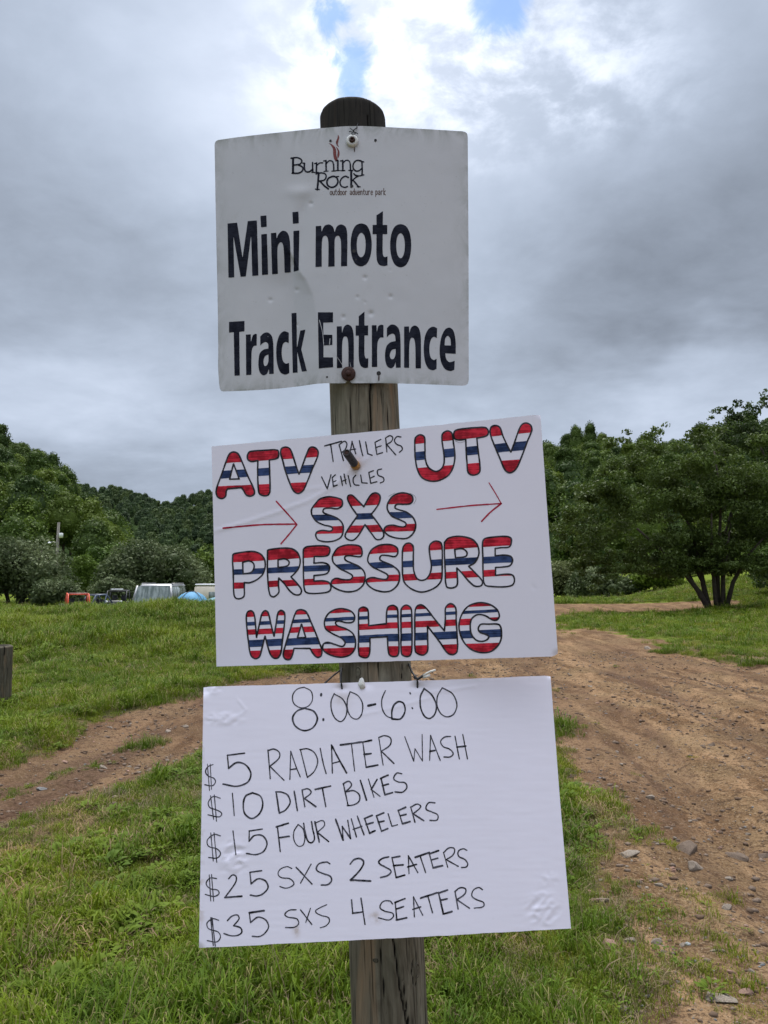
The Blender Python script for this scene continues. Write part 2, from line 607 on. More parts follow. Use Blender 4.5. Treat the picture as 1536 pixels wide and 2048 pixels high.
def bare(X, Y):
    """0 grass .. 1 bare dirt"""
    d = road_d(X, Y)
    m = sstep(d, 0.25, -0.30)
    # thin stony verge on the near right between lawn and road
    v = sstep(X - 0.40 - 0.17 * Y, -0.25, 0.25) * sstep(Y, 5.9, 4.7) * (0.80 + 0.22 * sstep(fbm(X * 2.2, Y * 2.2, 4, 40), 0.40, 0.50))
    # worn far side of the road
    f = sstep(d, 2.6, 0.2) * sstep(X, 3, 6) * sstep(fbm(X * 1.3, Y * 0.8, 4, 44), 0.32, 0.60) * sstep(Y, 36, 26)
    p = sstep(fbm(X * 0.9 + 5, Y * 0.9, 4, 47), 0.62, 0.74) * 0.5 * sstep(Y, 14, 8)   # thin spots in the lawn
    strip = sstep(seg_dist(X, Y, [(-3.15, 5.7), (-2.85, 6.5), (-2.55, 7.3), (-2.3, 7.9)]), 0.24, 0.06) * sstep(fbm(X * 3, Y * 3, 3, 71), .36, .52)
    m = m * (1 - 0.3 * strip)
    return np.clip(np.maximum(np.maximum(m, v * 0.9), np.maximum(f, p)), 0, 1)


def ground_z(X, Y):
    X = np.asarray(X, float); Y = np.asarray(Y, float)
    z = 0.10 * (fbm(X * 0.18, Y * 0.18, 3, 5) - 0.5) * sstep(Y, 3, 12)
    z = z + 0.035 * (fbm(X * 1.1, Y * 1.1, 3, 6) - 0.5)
    d = road_d(X, Y); on = sstep(d, 0.3, -0.3)
    # the grassy bank on the left, and the lower field behind it where the campers park
    side = sstep(X, -0.8, -5.0)
    crest = 0.60 + 0.22 * (fbm(X * 0.25, Y * 0.2, 3, 8) - 0.5) - 0.26 * sstep(X, -8, -12)
    bank = crest * sstep(Y, 13.0, 21.5) * (1 - 1.45 * sstep(Y, 23.0, 29.5))
    z = z + side * bank
    z = z + side * 0.34 * (fbm(X * 0.7, Y * 0.7, 4, 9) - 0.5) * sstep(Y, 13, 16) * sstep(Y, 30, 24)
    # small cut along the upper edge of the left track
    z = z - on * 0.05
    z = z + 0.10 * sstep(np.abs(d - 0.35), 0.45, 0.0) * sstep(X, 0.5, -1.5) * sstep(Y - (8.0 + X * -0.55 * 0), -2, 4) * sstep(Y, 16, 9)
    # ruts along the road
    rx = X - 0.10 * (Y - 4) + 0.25 * np.sin(Y * 0.22)
    rx = X - 0.066 * Y + 0.10 * np.sin(Y * 0.5)
    rut = 0.5 - 0.5 * np.cos(rx * 2 * math.pi / 1.35)
    rm = sstep(X, 1.2, 2.2) * sstep(Y, 26, 16)
    z = z - on * rm * 0.075 * rut ** 2 * (0.4 + fbm(X * 0.5, Y * 0.3, 2, 31))
    z = z - on * rm * 0.010 * (rut > 0.72) * sstep(Y, 12, 7) * (np.sin((Y + 0.5 * np.abs(((rx / 1.35) % 1) - .5) * 1.35) * 2 * math.pi / 0.13) > 0) * (fbm(X * 0.8, Y * 0.4, 2, 35) > .45)
    rut2 = np.exp(-((road_d(X, Y) + 0.55) / 0.16) ** 2)
    z = z - 0.035 * rut2 * sstep(X, 0.6, -0.6)
    # clods and stones too small to model one by one
    z = z + on * (0.045 * (fbm(X * 6, Y * 6, 4, 12) - 0.5) + 0.05 * np.maximum(fbm(X * 17, Y * 17, 3, 13) - 0.55, 0) * sstep(Y, 22, 8))
    z = z + (1 - on) * 0.03 * (fbm(X * 5, Y * 5, 3, 14) - 0.5) * sstep(Y, 25, 10)
    # rising field on the far right, valley floor beyond
    z = z + 1.9 * sstep(X, 16, 36) * sstep(Y, 30, 60)
    z = z + 0.6 * sstep(X - 0.12 * Y, 8, 20) * sstep(Y, 20, 40)
    return z


def ground_material():
    m, T = material('ground_soil_and_turf')
    o = T.add('ShaderNodeTexCoord').outputs['Object']
    dirt = T.add('ShaderNodeAttribute', attribute_name='dirt').outputs['Fac']
    dark = T.add('ShaderNodeAttribute', attribute_name='dark_streaks').outputs['Fac']
    n1 = T.noise(o, 0.9, 5, 0.6); n2 = T.noise(o, 9, 6, 0.65); n3 = T.noise(o, 60, 4, 0.65)
    nr = T.noise(T.vmath('MULTIPLY', o, (1.0, 0.22, 1.0)), 3.0, 6, 0.65, 0.5)
    n4 = T.noise(o, 22, 5, 0.7)
    d = T.mix(T.smooth(nr, 0.40, 0.60), (0.135, 0.078, 0.040), (0.300, 0.190, 0.105))
    d = T.mix(T.smooth(n1, 0.45, 0.60, 0, 0.5), d, (0.215, 0.150, 0.082))
    d = T.mix(T.smooth(n2, 0.52, 0.62, 0, 0.65), d, (0.085, 0.052, 0.031))
    d = T.mix(T.smooth(n4, 0.54, 0.60, 0, 0.75), d, (0.055, 0.034, 0.022))
    d = T.mix(T.smooth(n3, 0.55, 0.63, 0, 0.6), d, (0.31, 0.235, 0.155))
    d = T.mix(T.smooth(n3, 0.45, 0.38, 0, 0.7), d, (0.060, 0.038, 0.025))
    d = T.mix(T.math('MULTIPLY', dark, 0.70), d, T.mix(T.smooth(n4, 0.42, 0.58), (0.050, 0.030, 0.022), (0.125, 0.078, 0.055)))
    g = T.mix(T.smooth(n2, 0.35, 0.65), (0.070, 0.105, 0.016), (0.150, 0.200, 0.028))
    g = T.mix(T.smooth(n1, 0.42, 0.62, 0, 0.6), g, (0.150, 0.175, 0.030))
    g = T.mix(T.smooth(n3, 0.40, 0.28, 0, 0.55), g, (0.075, 0.058, 0.035))
    near = T.add('ShaderNodeAttribute', attribute_name='near').outputs['Fac']
    g = T.mix(T.math('MULTIPLY', near, 0.85), g, T.mix(n2, (0.060, 0.048, 0.026), (0.085, 0.085, 0.030)))
    f = T.math('ADD', dirt, T.math('MULTIPLY', T.math('SUBTRACT', n2, 0.5), 0.5))
    c = T.mix(T.smooth(f, 0.35, 0.65), g, d)
    h = T.math('ADD', T.math('MULTIPLY', n2, 0.5), T.math('MULTIPLY', n3, 0.5))
    finish(T, c, 1.0, T.math('ADD', h, n4), 1.0, 0.03, spec=0.02)
    return m


M_GROUND = ground_material()


def build_ground():
    ys = np.concatenate([[-3000, -800, -200, -60, -20, -8, -3, 0, 1.2], 2.0 * (75 / 2.0) ** (np.arange(0, 561) / 560.0),
                         75 * (3500 / 75) ** (np.arange(1, 40) / 39.0)])
    u = np.linspace(-1, 1, 521)
    uu = np.where(np.abs(u) < 0.86, u / 0.86 * 0.62, np.sign(u) * (0.62 + (np.abs(u) - 0.86) / 0.14 * 0.3 + ((np.abs(u) - 0.86) / 0.14) ** 4 * 30))
    Yg = np.repeat(ys[:, None], len(u), 1)
    Xg = uu[None, :] * (np.clip(np.abs(Yg), 0.6, None) + 1.0)
    Zg = ground_z(Xg, Yg)
    ny, nx = Yg.shape
    V = np.stack([Xg.ravel(), Yg.ravel(), Zg.ravel()], -1)
    I = np.arange(ny * nx).reshape(ny, nx)
    Fc = np.stack([I[:-1, :-1].ravel(), I[:-1, 1:].ravel(), I[1:, 1:].ravel(), I[1:, :-1].ravel()], -1)
    me = new_mesh('ground', V, Fc, M_GROUND, True)
    fattr(me, 'dirt', bare(Xg, Yg).ravel())
    rxx = Xg - 0.066 * Yg + 0.10 * np.sin(Yg * 0.5)
    streaks = sstep(fbm(rxx * 2.6, Yg * 0.22 + 3, 3, 61), 0.46, 0.64) * 0.55 + sstep(0.5 - 0.5 * np.cos(rxx * 2 * math.pi / 1.35) + (fbm(rxx * 3, Yg * .4, 3, 66) - .5) * 1.4, .62, .95) * 0.45 * sstep(Xg, .8, 2) + sstep(Xg, 0.6, -1.2) * 0.55 * sstep(Yg, 20, 14)  # darker soil in streaks, along the ruts and over the left track
    fattr(me, 'dark_streaks', np.clip(streaks, 0, 1).ravel())
    fattr(me, 'near', sstep(Yg, 26, 12).ravel())
    o = link('ground', me)
    tag(o, kind='structure')
    return o


build_ground()


# ------------------------------------------------------------------ wooded hills
def leaf_material(name, a, b, c3, transl=0.25, spec=0.12, vary=0.6):
    m, T = material(name)
    tt = T.add('ShaderNodeAttribute', attribute_name='tint').outputs['Fac']
    rnd = T.add('ShaderNodeObjectInfo').outputs['Random']
    c = T.mix(tt, a, b)
    c = T.mix(T.smooth(rnd, 0.15, 0.9, 0, vary), c, c3)
    c = T.mix(T.smooth(T.math('FRACT', T.math('MULTIPLY', rnd, 7.13)), 0.55, 0.9, 0, vary * 0.8), c, tuple(q * f for q, f in zip(b, (1.35, 1.2, 0.9))))
    c = T.mix(T.math('MULTIPLY', T.math('POWER', tt, 3.0), 0.35), c, tuple(min(1, q * 1.7) for q in b))
    finish(T, c, 0.55, spec=spec, transl=transl)
    return m


L_FOREST = leaf_material('forest_leaves', (0.044, 0.080, 0.014), (0.115, 0.170, 0.026), (0.038, 0.068, 0.024))
L_FAR = leaf_material('far_forest_leaves', (0.036, 0.066, 0.026), (0.082, 0.125, 0.044), (0.040, 0.062, 0.034))  # bluer than the nearer leaves: distance haze put into the leaf colour
L_OLIVE = leaf_material('grey_green_leaves', (0.052, 0.076, 0.028), (0.140, 0.170, 0.082), (0.070, 0.100, 0.038))
L_BRIGHT = leaf_material('bright_green_leaves', (0.050, 0.090, 0.018), (0.100, 0.160, 0.032), (0.070, 0.115, 0.026))
L_TREE = leaf_material('field_tree_leaves', (0.024, 0.047, 0.012), (0.080, 0.124, 0.028), (0.032, 0.054, 0.015), 0.34, 0.25)
M_BARK = plain('bark', (0.055, 0.042, 0.032), 0.9, var=0.4, scale=8, bstr=0.8)
M_HILL = plain('hillside_soil', (0.030, 0.048, 0.018), 1.0, var=0.4, scale=0.2, spec=0.0)


def leaves(lobes, n, size, seed, core=0.0, aspect=0.55, shell=(0.72, 1.06), upright=0.0, extra=None):
    """leaf faces spread through the outer volume of ellipsoid lobes: V, F, tint"""
    g = np.random.default_rng(seed)
    L = np.array([(l if len(l) == 6 else (*l[:3], l[3], l[3], l[3])) for l in lobes], float)
    w = (L[:, 3] * L[:, 4] * L[:, 5]) ** (2 / 3); w /= w.sum()
    k = g.choice(len(L), n, p=w)
    d = g.normal(size=(n, 3)); d /= np.linalg.norm(d, axis=1)[:, None]
    bump = 1 + 0.22 * (fbm(d[:, 0] * 2.2 + k * 7.7, d[:, 1] * 2.2 + d[:, 2] * 2.0, 3, seed) - 0.5) * 2
    r = g.uniform(shell[0], shell[1], n) ** 0.8 * bump
    P = L[k, :3] + d * L[k, 3:6] * r[:, None]
    nr = d * 0.55 + g.normal(size=(n, 3)) * 0.6 + np.array([0, 0, 0.25])
    nr /= np.linalg.norm(nr, axis=1)[:, None]
    t = g.normal(size=(n, 3)); t[:, 2] = t[:, 2] * (1 - upright) + upright
    t -= nr * (t * nr).sum(1)[:, None]; t /= np.linalg.norm(t, axis=1)[:, None]
    bt = np.cross(nr, t)
    s = size * g.uniform(0.6, 1.35, n)[:, None]
    fold = nr * s * 0.16
    V = np.stack([P - t * s * .5, P + bt * s * aspect * .5 + fold, P + t * s * .5, P - bt * s * aspect * .5 + fold], 1).reshape(-1, 3)
    Fc = np.arange(n * 4).reshape(n, 4)
    clump = sstep(fbm(P[:, 0] / (size * 6) + seed, P[:, 2] / (size * 6) + P[:, 1] / (size * 7), 2, seed + 3), 0.3, 0.7)
    tint = np.clip(clump * 0.75 + g.uniform(-0.25, 0.40, n), 0, 1)
    T = np.repeat(tint, 4)
    if core > 0:
        VV = [V]; FF = [Fc]; TT = [T]; b = len(V)
        for q in L:
            a = np.linspace(0, 2 * math.pi, 9)[:-1]; e = np.linspace(-1.35, 1.35, 6)
            A, E2 = np.meshgrid(a, e)
            cv = np.stack([np.cos(A) * np.cos(E2), np.sin(A) * np.cos(E2), np.sin(E2)], -1).reshape(-1, 3) * q[3:6] * core + q[:3]
            I = np.arange(48).reshape(6, 8)
            f = np.stack([I[:-1], np.roll(I[:-1], -1, 1), np.roll(I[1:], -1, 1), I[1:]], -1).reshape(-1, 4) + b
            VV.append(cv); FF.append(f); TT.append(np.full(48, 0.25)); b += 48
        V = np.concatenate(VV); Fc = np.concatenate(FF); T = np.concatenate(TT)
    return V, Fc, T


def crown_mesh(name, lobes, n, size, seed, mat, **kw):
    V, Fc, T = leaves(lobes, n, size, seed, **kw)
    me = new_mesh(name, V, Fc, mat)
    fattr(me, 'tint', T)
    return me


def forest_lobes(g, R=4.0, H=11.0):
    out = [(0, 0, H * 0.60, R * 0.72, R * 0.72, H * 0.30), (0, 0, H * 0.82, R * 0.45, R * 0.45, H * 0.17)]
    for k in range(13):
        a = g.uniform(0, 6.28); z = H * g.uniform(0.34, 0.92); rr = R * g.uniform(0.3, 0.85) * (1.15 - z / H)
        s = R * g.uniform(0.22, 0.40)
        out.append((math.cos(a) * rr, math.sin(a) * rr, z, s, s, s * g.uniform(0.7, 1.0)))
    return out


def trunk_mesh(H, r, name='trunk'):
    b = MB(); g = random.Random(int(H * 10))
    b.tube([(0, 0, -0.8), (0.1, 0, H * 0.3), (-0.1, 0.1, H * 0.7)], [r, r * 0.8, r * 0.3], 7)
    for k in range(4):
        a = k * 1.6 + g.random(); z = H * (0.3 + 0.1 * k)
        b.tube([(0, 0, z), (math.cos(a) * H * .16, math.sin(a) * H * .16, z + H * .16)], [r * 0.4, r * 0.1], 5)
    return new_mesh(name, np.array(b.v), b.f, M_BARK, True)


g0 = np.random.default_rng(3)
CROWNS = [crown_mesh('forest_crown', forest_lobes(g0, 4.0 + 0.5 * (k % 3), 11 + (k % 4)), 3600, 0.46, 100 + k, L_FOREST, core=0.78) for k in range(6)]
CROWNS_FAR = [crown_mesh('far_forest_crown', forest_lobes(g0, 4.2, 11), 1500, 0.70, 200 + k, L_FAR, core=0.82) for k in range(4)]
TRUNK = trunk_mesh(11, 0.28)


def hill(name, rows, foot, ridge, tree_h, px0, px1, n_az, back=120):
    """a hillside seen at these ridge rows; returns its height function"""
    rx = np.array([r[0] for r in rows], float); rr = np.array([r[1] for r in rows], float)
    tz = (HOR - rr) / FPX * ridge + CAM_H - tree_h
    def azof(X, Y): return 768 + FPX * X / np.maximum(Y, 1)
    def z(X, Y):
        a = azof(X, Y)
        H = np.maximum(np.interp(a, rx, tz), -4)
        t = np.clip((Y - foot) / (ridge - foot), 0, 1)
        t2 = np.clip((Y - ridge) / back, 0, 1)
        n = (fbm(X / 38, Y / 38, 3, 77) - 0.5) * np.minimum(H, 20) * 0.35 * t * (1 - t) * 4 * 0.5
        return H * (t ** 0.92) * (1 - 0.35 * t2) + n
    az = np.linspace(px0, px1, n_az); t = np.linspace(-0.05, 1.35, 40)
    Yg = foot + (ridge - foot) * t
    A, Yg = np.meshgrid(az, Yg)
    Xg = (A - 768) / FPX * Yg
    Zg = z(Xg, Yg) - 0.3
    ny, nx = A.shape; I = np.arange(ny * nx).reshape(ny, nx)
    Fc = np.stack([I[:-1, :-1].ravel(), I[:-1, 1:].ravel(), I[1:, 1:].ravel(), I[1:, :-1].ravel()], -1)
    o = link(name, new_mesh(name, np.stack([Xg, Yg, Zg], -1).reshape(-1, 3), Fc, M_HILL, True))
    tag(o, kind='structure')
    return z


def scatter(z, px0, px1, foot, ridge, step, g, zmin=0.5):
    pts = []
    Y = foot
    while Y < ridge + step * 0.5:
        x0 = (px0 - 768) / FPX * Y; x1 = (px1 - 768) / FPX * Y
        X = x0 + g.uniform(0, step)
        while X < x1:
            a = X + g.uniform(-.35, .35) * step; b = Y + g.uniform(-.35, .35) * step
            zz = float(z(np.array(a), np.array(b)))
            if zz > zmin: pts.append((a, b, zz))
            X += step
        Y += step * 0.86
    return pts


def place_tree(p, s, rz, crown, trunk, label, group, cat='tree', name='forest_tree', sz=None):
    e = empty(name, p, rz); e.scale = (s, s, sz or s)
    tag(e, label, cat, group)
    link('crown', crown, e); link('trunk', trunk, e)
    return e


z_left = hill('hillside', [(-900, 700), (-300, 760), (0, 858), (50, 900), (105, 930), (135, 965), (165, 1000), (200, 1045), (235, 1092), (262, 1128), (300, 1165), (360, 1200)],
              95, 250, 9.5, -900, 420, 110)
gl = np.random.default_rng(5)
left_pts = scatter(z_left, -330, 330, 97, 252, 8.3, gl, 0.0)
z_right = hill('hillside', [(880, 990), (1000, 940), (1090, 905), (1150, 888), (1230, 885), (1330, 885), (1400, 868), (1536, 842), (1800, 800), (2300, 760)],
               105, 290, 10, 860, 2300, 90)
right_pts = scatter(z_right, 1050, 1640, 108, 292, 10.0, gl, -1.0)
z_far = hill('far_hillside', [(-700, 900), (60, 935), (100, 952), (140, 962), (200, 972), (260, 978), (320, 1001), (365, 990), (430, 976), (600, 930), (800, 900), (1000, 905), (1100, 915), (1300, 920), (2200, 900)],
             280, 560, 10, -700, 2300, 160)
far_pts = scatter(z_far, -60, 1300, 285, 562, 10.5, gl, 0.0)


def pick_visible(pts, lim):
    pts = [p for p in pts]
    if len(pts) > lim: pts = [pts[i] for i in sorted(gl.choice(len(pts), lim, replace=False))]
    return pts


for p in left_pts:
    k = int(gl.integers(0, 6)); s = gl.uniform(0.72, 1.12)
    place_tree((p[0], p[1], p[2] - 0.6), s, gl.uniform(0, 6.28), CROWNS[k], TRUNK,
               *(('leafy tree on the skyline of the steep left hillside', 'skyline trees of the left hillside') if p[1] > 215 else
                 ('leafy tree on the middle slope of the steep left hillside', 'trees on the middle slope of the left hillside') if p[1] > 150 else
                 ('yellow-green leafy tree low on the left hillside behind the utility pole', 'lowest trees of the left hillside')))
for p in right_pts:
    k = int(gl.integers(0, 6)); s = gl.uniform(0.75, 1.2)
    place_tree((p[0], p[1], p[2] - 0.6), s, gl.uniform(0, 6.28), CROWNS[k], TRUNK,
               *(('dark tree on the skyline of the right hillside above the field trees', 'skyline trees of the right hillside') if p[1] > 245 else
                 ('tree at the foot of the right hillside seen under the field trees', 'lowest trees of the right hillside') if p[1] < 150 else
                 ('dark green tree on the slope of the right hillside beside the posters', 'trees on the right hillside slope')))


def points_object(name, P, rot, scl, idx, sources, label=None):
    """stuff: one object whose vertices carry instances of the source meshes"""
    me = bpy.data.meshes.new(name)
    me.vertices.add(len(P)); me.vertices.foreach_set('co', np.asarray(P, np.float32).ravel())
    a = me.attributes.new('rot', 'FLOAT_VECTOR', 'POINT'); a.data.foreach_set('vector', np.asarray(rot, np.float32).ravel())
    a = me.attributes.new('scl', 'FLOAT', 'POINT'); a.data.foreach_set('value', np.asarray(scl, np.float32))
    a = me.attributes.new('idx', 'INT', 'POINT'); a.data.foreach_set('value', np.asarray(idx, np.int32))
    o = link(name, me)
    c = bpy.data.collections.new(name + '_kinds')
    for k, s in enumerate(sources):
        so = bpy.data.objects.new('%s_kind_%02d' % (name, k), s); c.objects.link(so)
    ng = bpy.data.node_groups.new(name, 'GeometryNodeTree')
    ng.interface.new_socket('Geometry', in_out='INPUT', socket_type='NodeSocketGeometry')
    ng.interface.new_socket('Geometry', in_out='OUTPUT', socket_type='NodeSocketGeometry')
    N, Lk = ng.nodes, ng.links
    gi = N.new('NodeGroupInput'); go = N.new('NodeGroupOutput')
    ci = N.new('GeometryNodeCollectionInfo'); ci.inputs[0].default_value = c
    ci.inputs['Separate Children'].default_value = True; ci.inputs['Reset Children'].default_value = True
    ip = N.new('GeometryNodeInstanceOnPoints'); ip.inputs['Pick Instance'].default_value = True
    def attr(nm, ty):
        q = N.new('GeometryNodeInputNamedAttribute'); q.data_type = ty; q.inputs[0].default_value = nm
        return q.outputs[0]
    er = N.new('FunctionNodeEulerToRotation')
    Lk.new(attr('rot', 'FLOAT_VECTOR'), er.inputs[0])
    Lk.new(gi.outputs[0], ip.inputs['Points']); Lk.new(ci.outputs[0], ip.inputs['Instance'])
    Lk.new(attr('idx', 'INT'), ip.inputs['Instance Index']); Lk.new(er.outputs[0], ip.inputs['Rotation'])
    Lk.new(attr('scl', 'FLOAT'), ip.inputs['Scale']); Lk.new(ip.outputs[0], go.inputs[0])
    md = o.modifiers.new('scatter', 'NODES'); md.node_group = ng
    tag(o, label, kind='stuff')
    return o


fp = np.array(far_pts)
n = len(fp)
points_object('far_forest', fp - [0, 0, 0.8], np.stack([np.zeros(n), np.zeros(n), gl.uniform(0, 6.28, n)], -1), gl.uniform(0.8, 1.2, n),
              gl.integers(0, 4, n), CROWNS_FAR, 'dark wooded ridge closing the valley behind the camp')

# ------------------------------------------------------------------ shrubs and trees at the edge of the field
def blob_lobes(g, W, H, n, zb=0.0, D=None):
    D = D or W * 0.7
    out = []
    for k in range(n):
        x = g.uniform(-.5, .5) * W * 0.8; y = g.uniform(-.5, .5) * D * 0.6
        top = H * (1 - 0.55 * (abs(x) / (W * .5)) ** 2) * g.uniform(0.8, 1.0)
        r = g.uniform(0.18, 0.27) * min(W, H * 1.3)
        z = zb + g.uniform(0.35, 1.0) * max(top - r - zb, 0.1)
        out.append((x, y, max(z, r * 0.6), r, r, r * 0.85))
    return out


def bush(px, py_base, Y, Wpx, Hpx, mat, label, seed, n=9000, leaf=0.22, name='bush', group=None, zb=0.0, cat='shrub', core=0.42, nl=26):
    g = np.random.default_rng(seed)
    p = at(px, py_base, Y)
    W = Wpx / FPX * Y; H = Hpx / FPX * Y
    gz = float(ground_z(p[0], p[1]))
    H = H + (p[2] - gz)
    e = empty(name, (p[0], p[1], gz)); tag(e, label, cat, group)
    lob = blob_lobes(g, W, H, nl, zb)
    link('crown', crown_mesh('crown', lob, n, leaf, seed, mat, core=core, upright=0.35), e)
    b = MB()
    for k in range(6):
        x = g.uniform(-.2, .2) * W
        b.tube([(x * .3, 0, -.2), (x * .8, 0, H * .3), (x * 1.3, g.uniform(-.5, .5), H * .65)], [0.09, 0.06, 0.03], 6)
    b.build('trunk', M_BARK, e, True)
    return e


bush(30, 1215, 52, 200, 175, L_OLIVE, 'large grey-green bush at the left edge beside the utility pole', 301, 15000, 0.24, zb=0.2)
bush(112, 1210, 47, 95, 70, L_OLIVE, 'low grey-green bush behind the red-framed buggy', 302, 6000, 0.20)
bush(168, 1180, 74, 62, 82, L_BRIGHT, 'bright green young tree right of the utility pole', 303, 6000, 0.25, name='young_tree', cat='tree')
bush(232, 1196, 62, 95, 62, L_OLIVE, 'low olive-green shrub behind the black buggy', 304, 5000, 0.24)
bush(300, 1200, 66, 215, 142, L_OLIVE, 'broad rounded olive-green thicket behind the silver van', 305, 22000, 0.27, zb=0.1, nl=34)
bush(415, 1200, 70, 130, 128, L_FOREST, 'dark green thicket behind the blue tent', 306, 12000, 0.28)
bush(205, 1170, 88, 80, 105, L_BRIGHT, 'green tree at the wood edge left of the olive thicket', 307, 7000, 0.3, name='wood_edge_tree', cat='tree')
bush(540, 1195, 74, 170, 140, L_OLIVE, 'olive-green thicket mostly hidden behind the striped poster', 308, 7000, 0.32)
bush(1130, 1188, 68, 120, 90, L_OLIVE, 'grey-green bush just right of the striped poster', 309, 9000, 0.26)
bush(1215, 1186, 64, 150, 74, L_OLIVE, 'pale olive bush behind the bare dirt bend', 310, 9000, 0.24)
bush(1310, 1184, 63, 120, 70, L_FOREST, 'dark bush between the olive bush and the multi-stemmed tree', 311, 7000, 0.24)
bush(1010, 1188, 74, 150, 100, L_OLIVE, 'olive bush hidden behind the right half of the striped poster', 312, 6000, 0.32)
bush(1150, 1150, 100, 120, 130, L_FOREST, 'tall dark thicket at the foot of the right hillside', 313, 9000, 0.34)
bush(1590, 1168, 80, 240, 100, L_FOREST, 'dark thicket behind the tall tree at the right edge', 315, 9000, 0.3)
bush(1400, 1172, 90, 300, 105, L_FOREST, 'long dark thicket seen between the stems of the multi-stemmed tree', 316, 14000, 0.32, nl=40)
bush(1420, 1170, 72, 170, 60, L_OLIVE, 'low bushes seen under the multi-stemmed tree', 314, 8000, 0.24)


def field_tree(px, py, Y, lobes_px, stems_px, label, seed, n, leaf, name='field_tree'):
    """crown lobes and stems given round the trunk foot in photo pixels at distance Y"""
    b0 = at(px, py, Y)
    gz = float(ground_z(b0[0], b0[1]))
    k = Y / FPX
    e = empty(name, (b0[0], b0[1], gz)); tag(e, label, 'tree')
    g = np.random.default_rng(seed)
    dz = b0[2] - gz
    lob = []
    for x, y, r, ry in lobes_px:
        for q in range(13):
            a, b_ = g.uniform(0, 6.28), g.uniform(-1, 1); rr = g.uniform(0.35, 0.95)
            s_ = g.uniform(.24, .46)
            lob.append(((x - px) * k + math.cos(a) * rr * r * k, g.uniform(-1, 1) * 75 * k, (py - y) * k + dz + b_ * rr * ry * k * .85,
                        r * k * s_ * 1.25, r * k * s_, min(ry, r) * k * s_ * .8))
    cr = link('crown', crown_mesh('crown', lob, n, leaf, seed, L_TREE, shell=(0.25, 1.2), upright=-0.2, aspect=0.5), e)
    b = MB()
    for pts, r0, r1 in stems_px:
        P = []
        for i, (x, y, yy) in enumerate(pts):
            P.append(((x - px) * k + (0 if i == 0 else g.normal() * .05), yy * k, (py - y) * k + dz - (0.3 if i == 0 else 0)))
        b.tube(P, list(np.linspace(r0, r1, len(P))), 9)
    b.build('trunk', M_BARK, e, True)
    return e


main_lobes = [(1160, 1040, 38, 34), (1195, 985, 48, 40), (1190, 1090, 36, 40), (1230, 1130, 32, 34), (1215, 1165, 20, 34), (1290, 1135, 40, 28), (1345, 1140, 40, 24), (1455, 1138, 44, 22), (1405, 1120, 50, 26), (1180, 1130, 26, 34), (1150, 1075, 24, 30), (1260, 930, 44, 36),
              (1270, 1030, 60, 55), (1320, 890, 42, 34), (1330, 980, 66, 60), (1322, 865, 16, 18), (1300, 1100, 46, 42), (1370, 1080, 60, 50),
              (1390, 930, 58, 50), (1400, 1020, 70, 60), (1440, 1090, 60, 46), (1475, 1000, 66, 60), (1470, 900, 50, 42), (1520, 1060, 60, 60),
              (1540, 960, 60, 60), (1380, 1130, 44, 24), (1500, 1130, 44, 26), (1560, 1130, 40, 30), (1240, 880, 22, 18), (1415, 870, 30, 24), (1590, 1040, 50, 60)]
main_stems = [([(1425, 1222, 0), (1402, 1185, 0), (1370, 1150, -10), (1330, 1110, -20), (1270, 1060, -30)], .15, .05),
              ([(1422, 1222, 4), (1412, 1170, 10), (1406, 1110, 20), (1395, 1050, 30), (1340, 960, 30)], .15, .04),
              ([(1432, 1222, -4), (1428, 1160, -10), (1422, 1100, -20), (1410, 1030, -40)], .12, .04),
              ([(1438, 1222, 3), (1440, 1150, 0), (1442, 1090, -5), (1450, 1000, 0), (1440, 900, 5)], .12, .04),
              ([(1446, 1222, 0), (1452, 1160, 10), (1462, 1100, 30), (1490, 1020, 40)], .13, .05),
              ([(1450, 1222, 6), (1464, 1165, -10), (1490, 1110, -30), (1540, 1050, -40)], .13, .03),
              ([(1402, 1185, 0), (1380, 1130, 15), (1350, 1060, 20)], .07, .03),
              ([(1440, 1222, -3), (1446, 1150, -12), (1456, 1080, -20), (1470, 980, -20)], .09, .03),
              ([(1428, 1222, 2), (1418, 1175, 18), (1396, 1120, 30), (1380, 1060, 40)], .08, .03)]
field_tree(1436, 1222, 37.5, main_lobes, main_stems, 'broad dark green tree with several dark stems standing on the grass', 401, 62000, 0.17)
right_lobes = [(1500, 830, 30, 26), (1476, 812, 14, 18), (1522, 800, 14, 16), (1480, 880, 48, 40), (1560, 860, 60, 50), (1540, 960, 70, 60), (1620, 940, 80, 70), (1560, 1060, 60, 60),
               (1640, 1060, 90, 80), (1700, 900, 80, 70), (1530, 1150, 30, 30), (1600, 1150, 60, 40), (1710, 1130, 70, 60)]
right_stems = [([(1640, 1200, 0), (1625, 1120, 0), (1590, 1000, 0), (1530, 880, 0)], .3, .05), ([(1648, 1200, 0), (1670, 1100, 5), (1700, 960, 20)], .26, .05),
               ([(1636, 1200, 0), (1590, 1110, -10), (1545, 1040, -20)], .18, .04)]
field_tree(1640, 1200, 44, right_lobes, right_stems, 'taller tree whose crown runs out past the right edge, behind the multi-stemmed tree', 402, 45000, 0.19)
rp = [(1110, 893, 262, 1.15), (1132, 872, 262, 1.2), (1152, 866, 260, 1.3), (1180, 862, 262, 1.25), (1205, 862, 258, 1.3), (1165, 890, 250, 1.1)]
for j, (x, y, Y, s) in enumerate(rp):
    p = at(x, y, Y)
    place_tree((p[0], p[1], p[2] - 12.5 * s), s * 0.8, j * 1.3, CROWNS[j % 6], TRUNK, 'tall tree standing above the ridge just right of the striped poster',
               'tall ridge trees right of the poster', sz=s * 1.1)

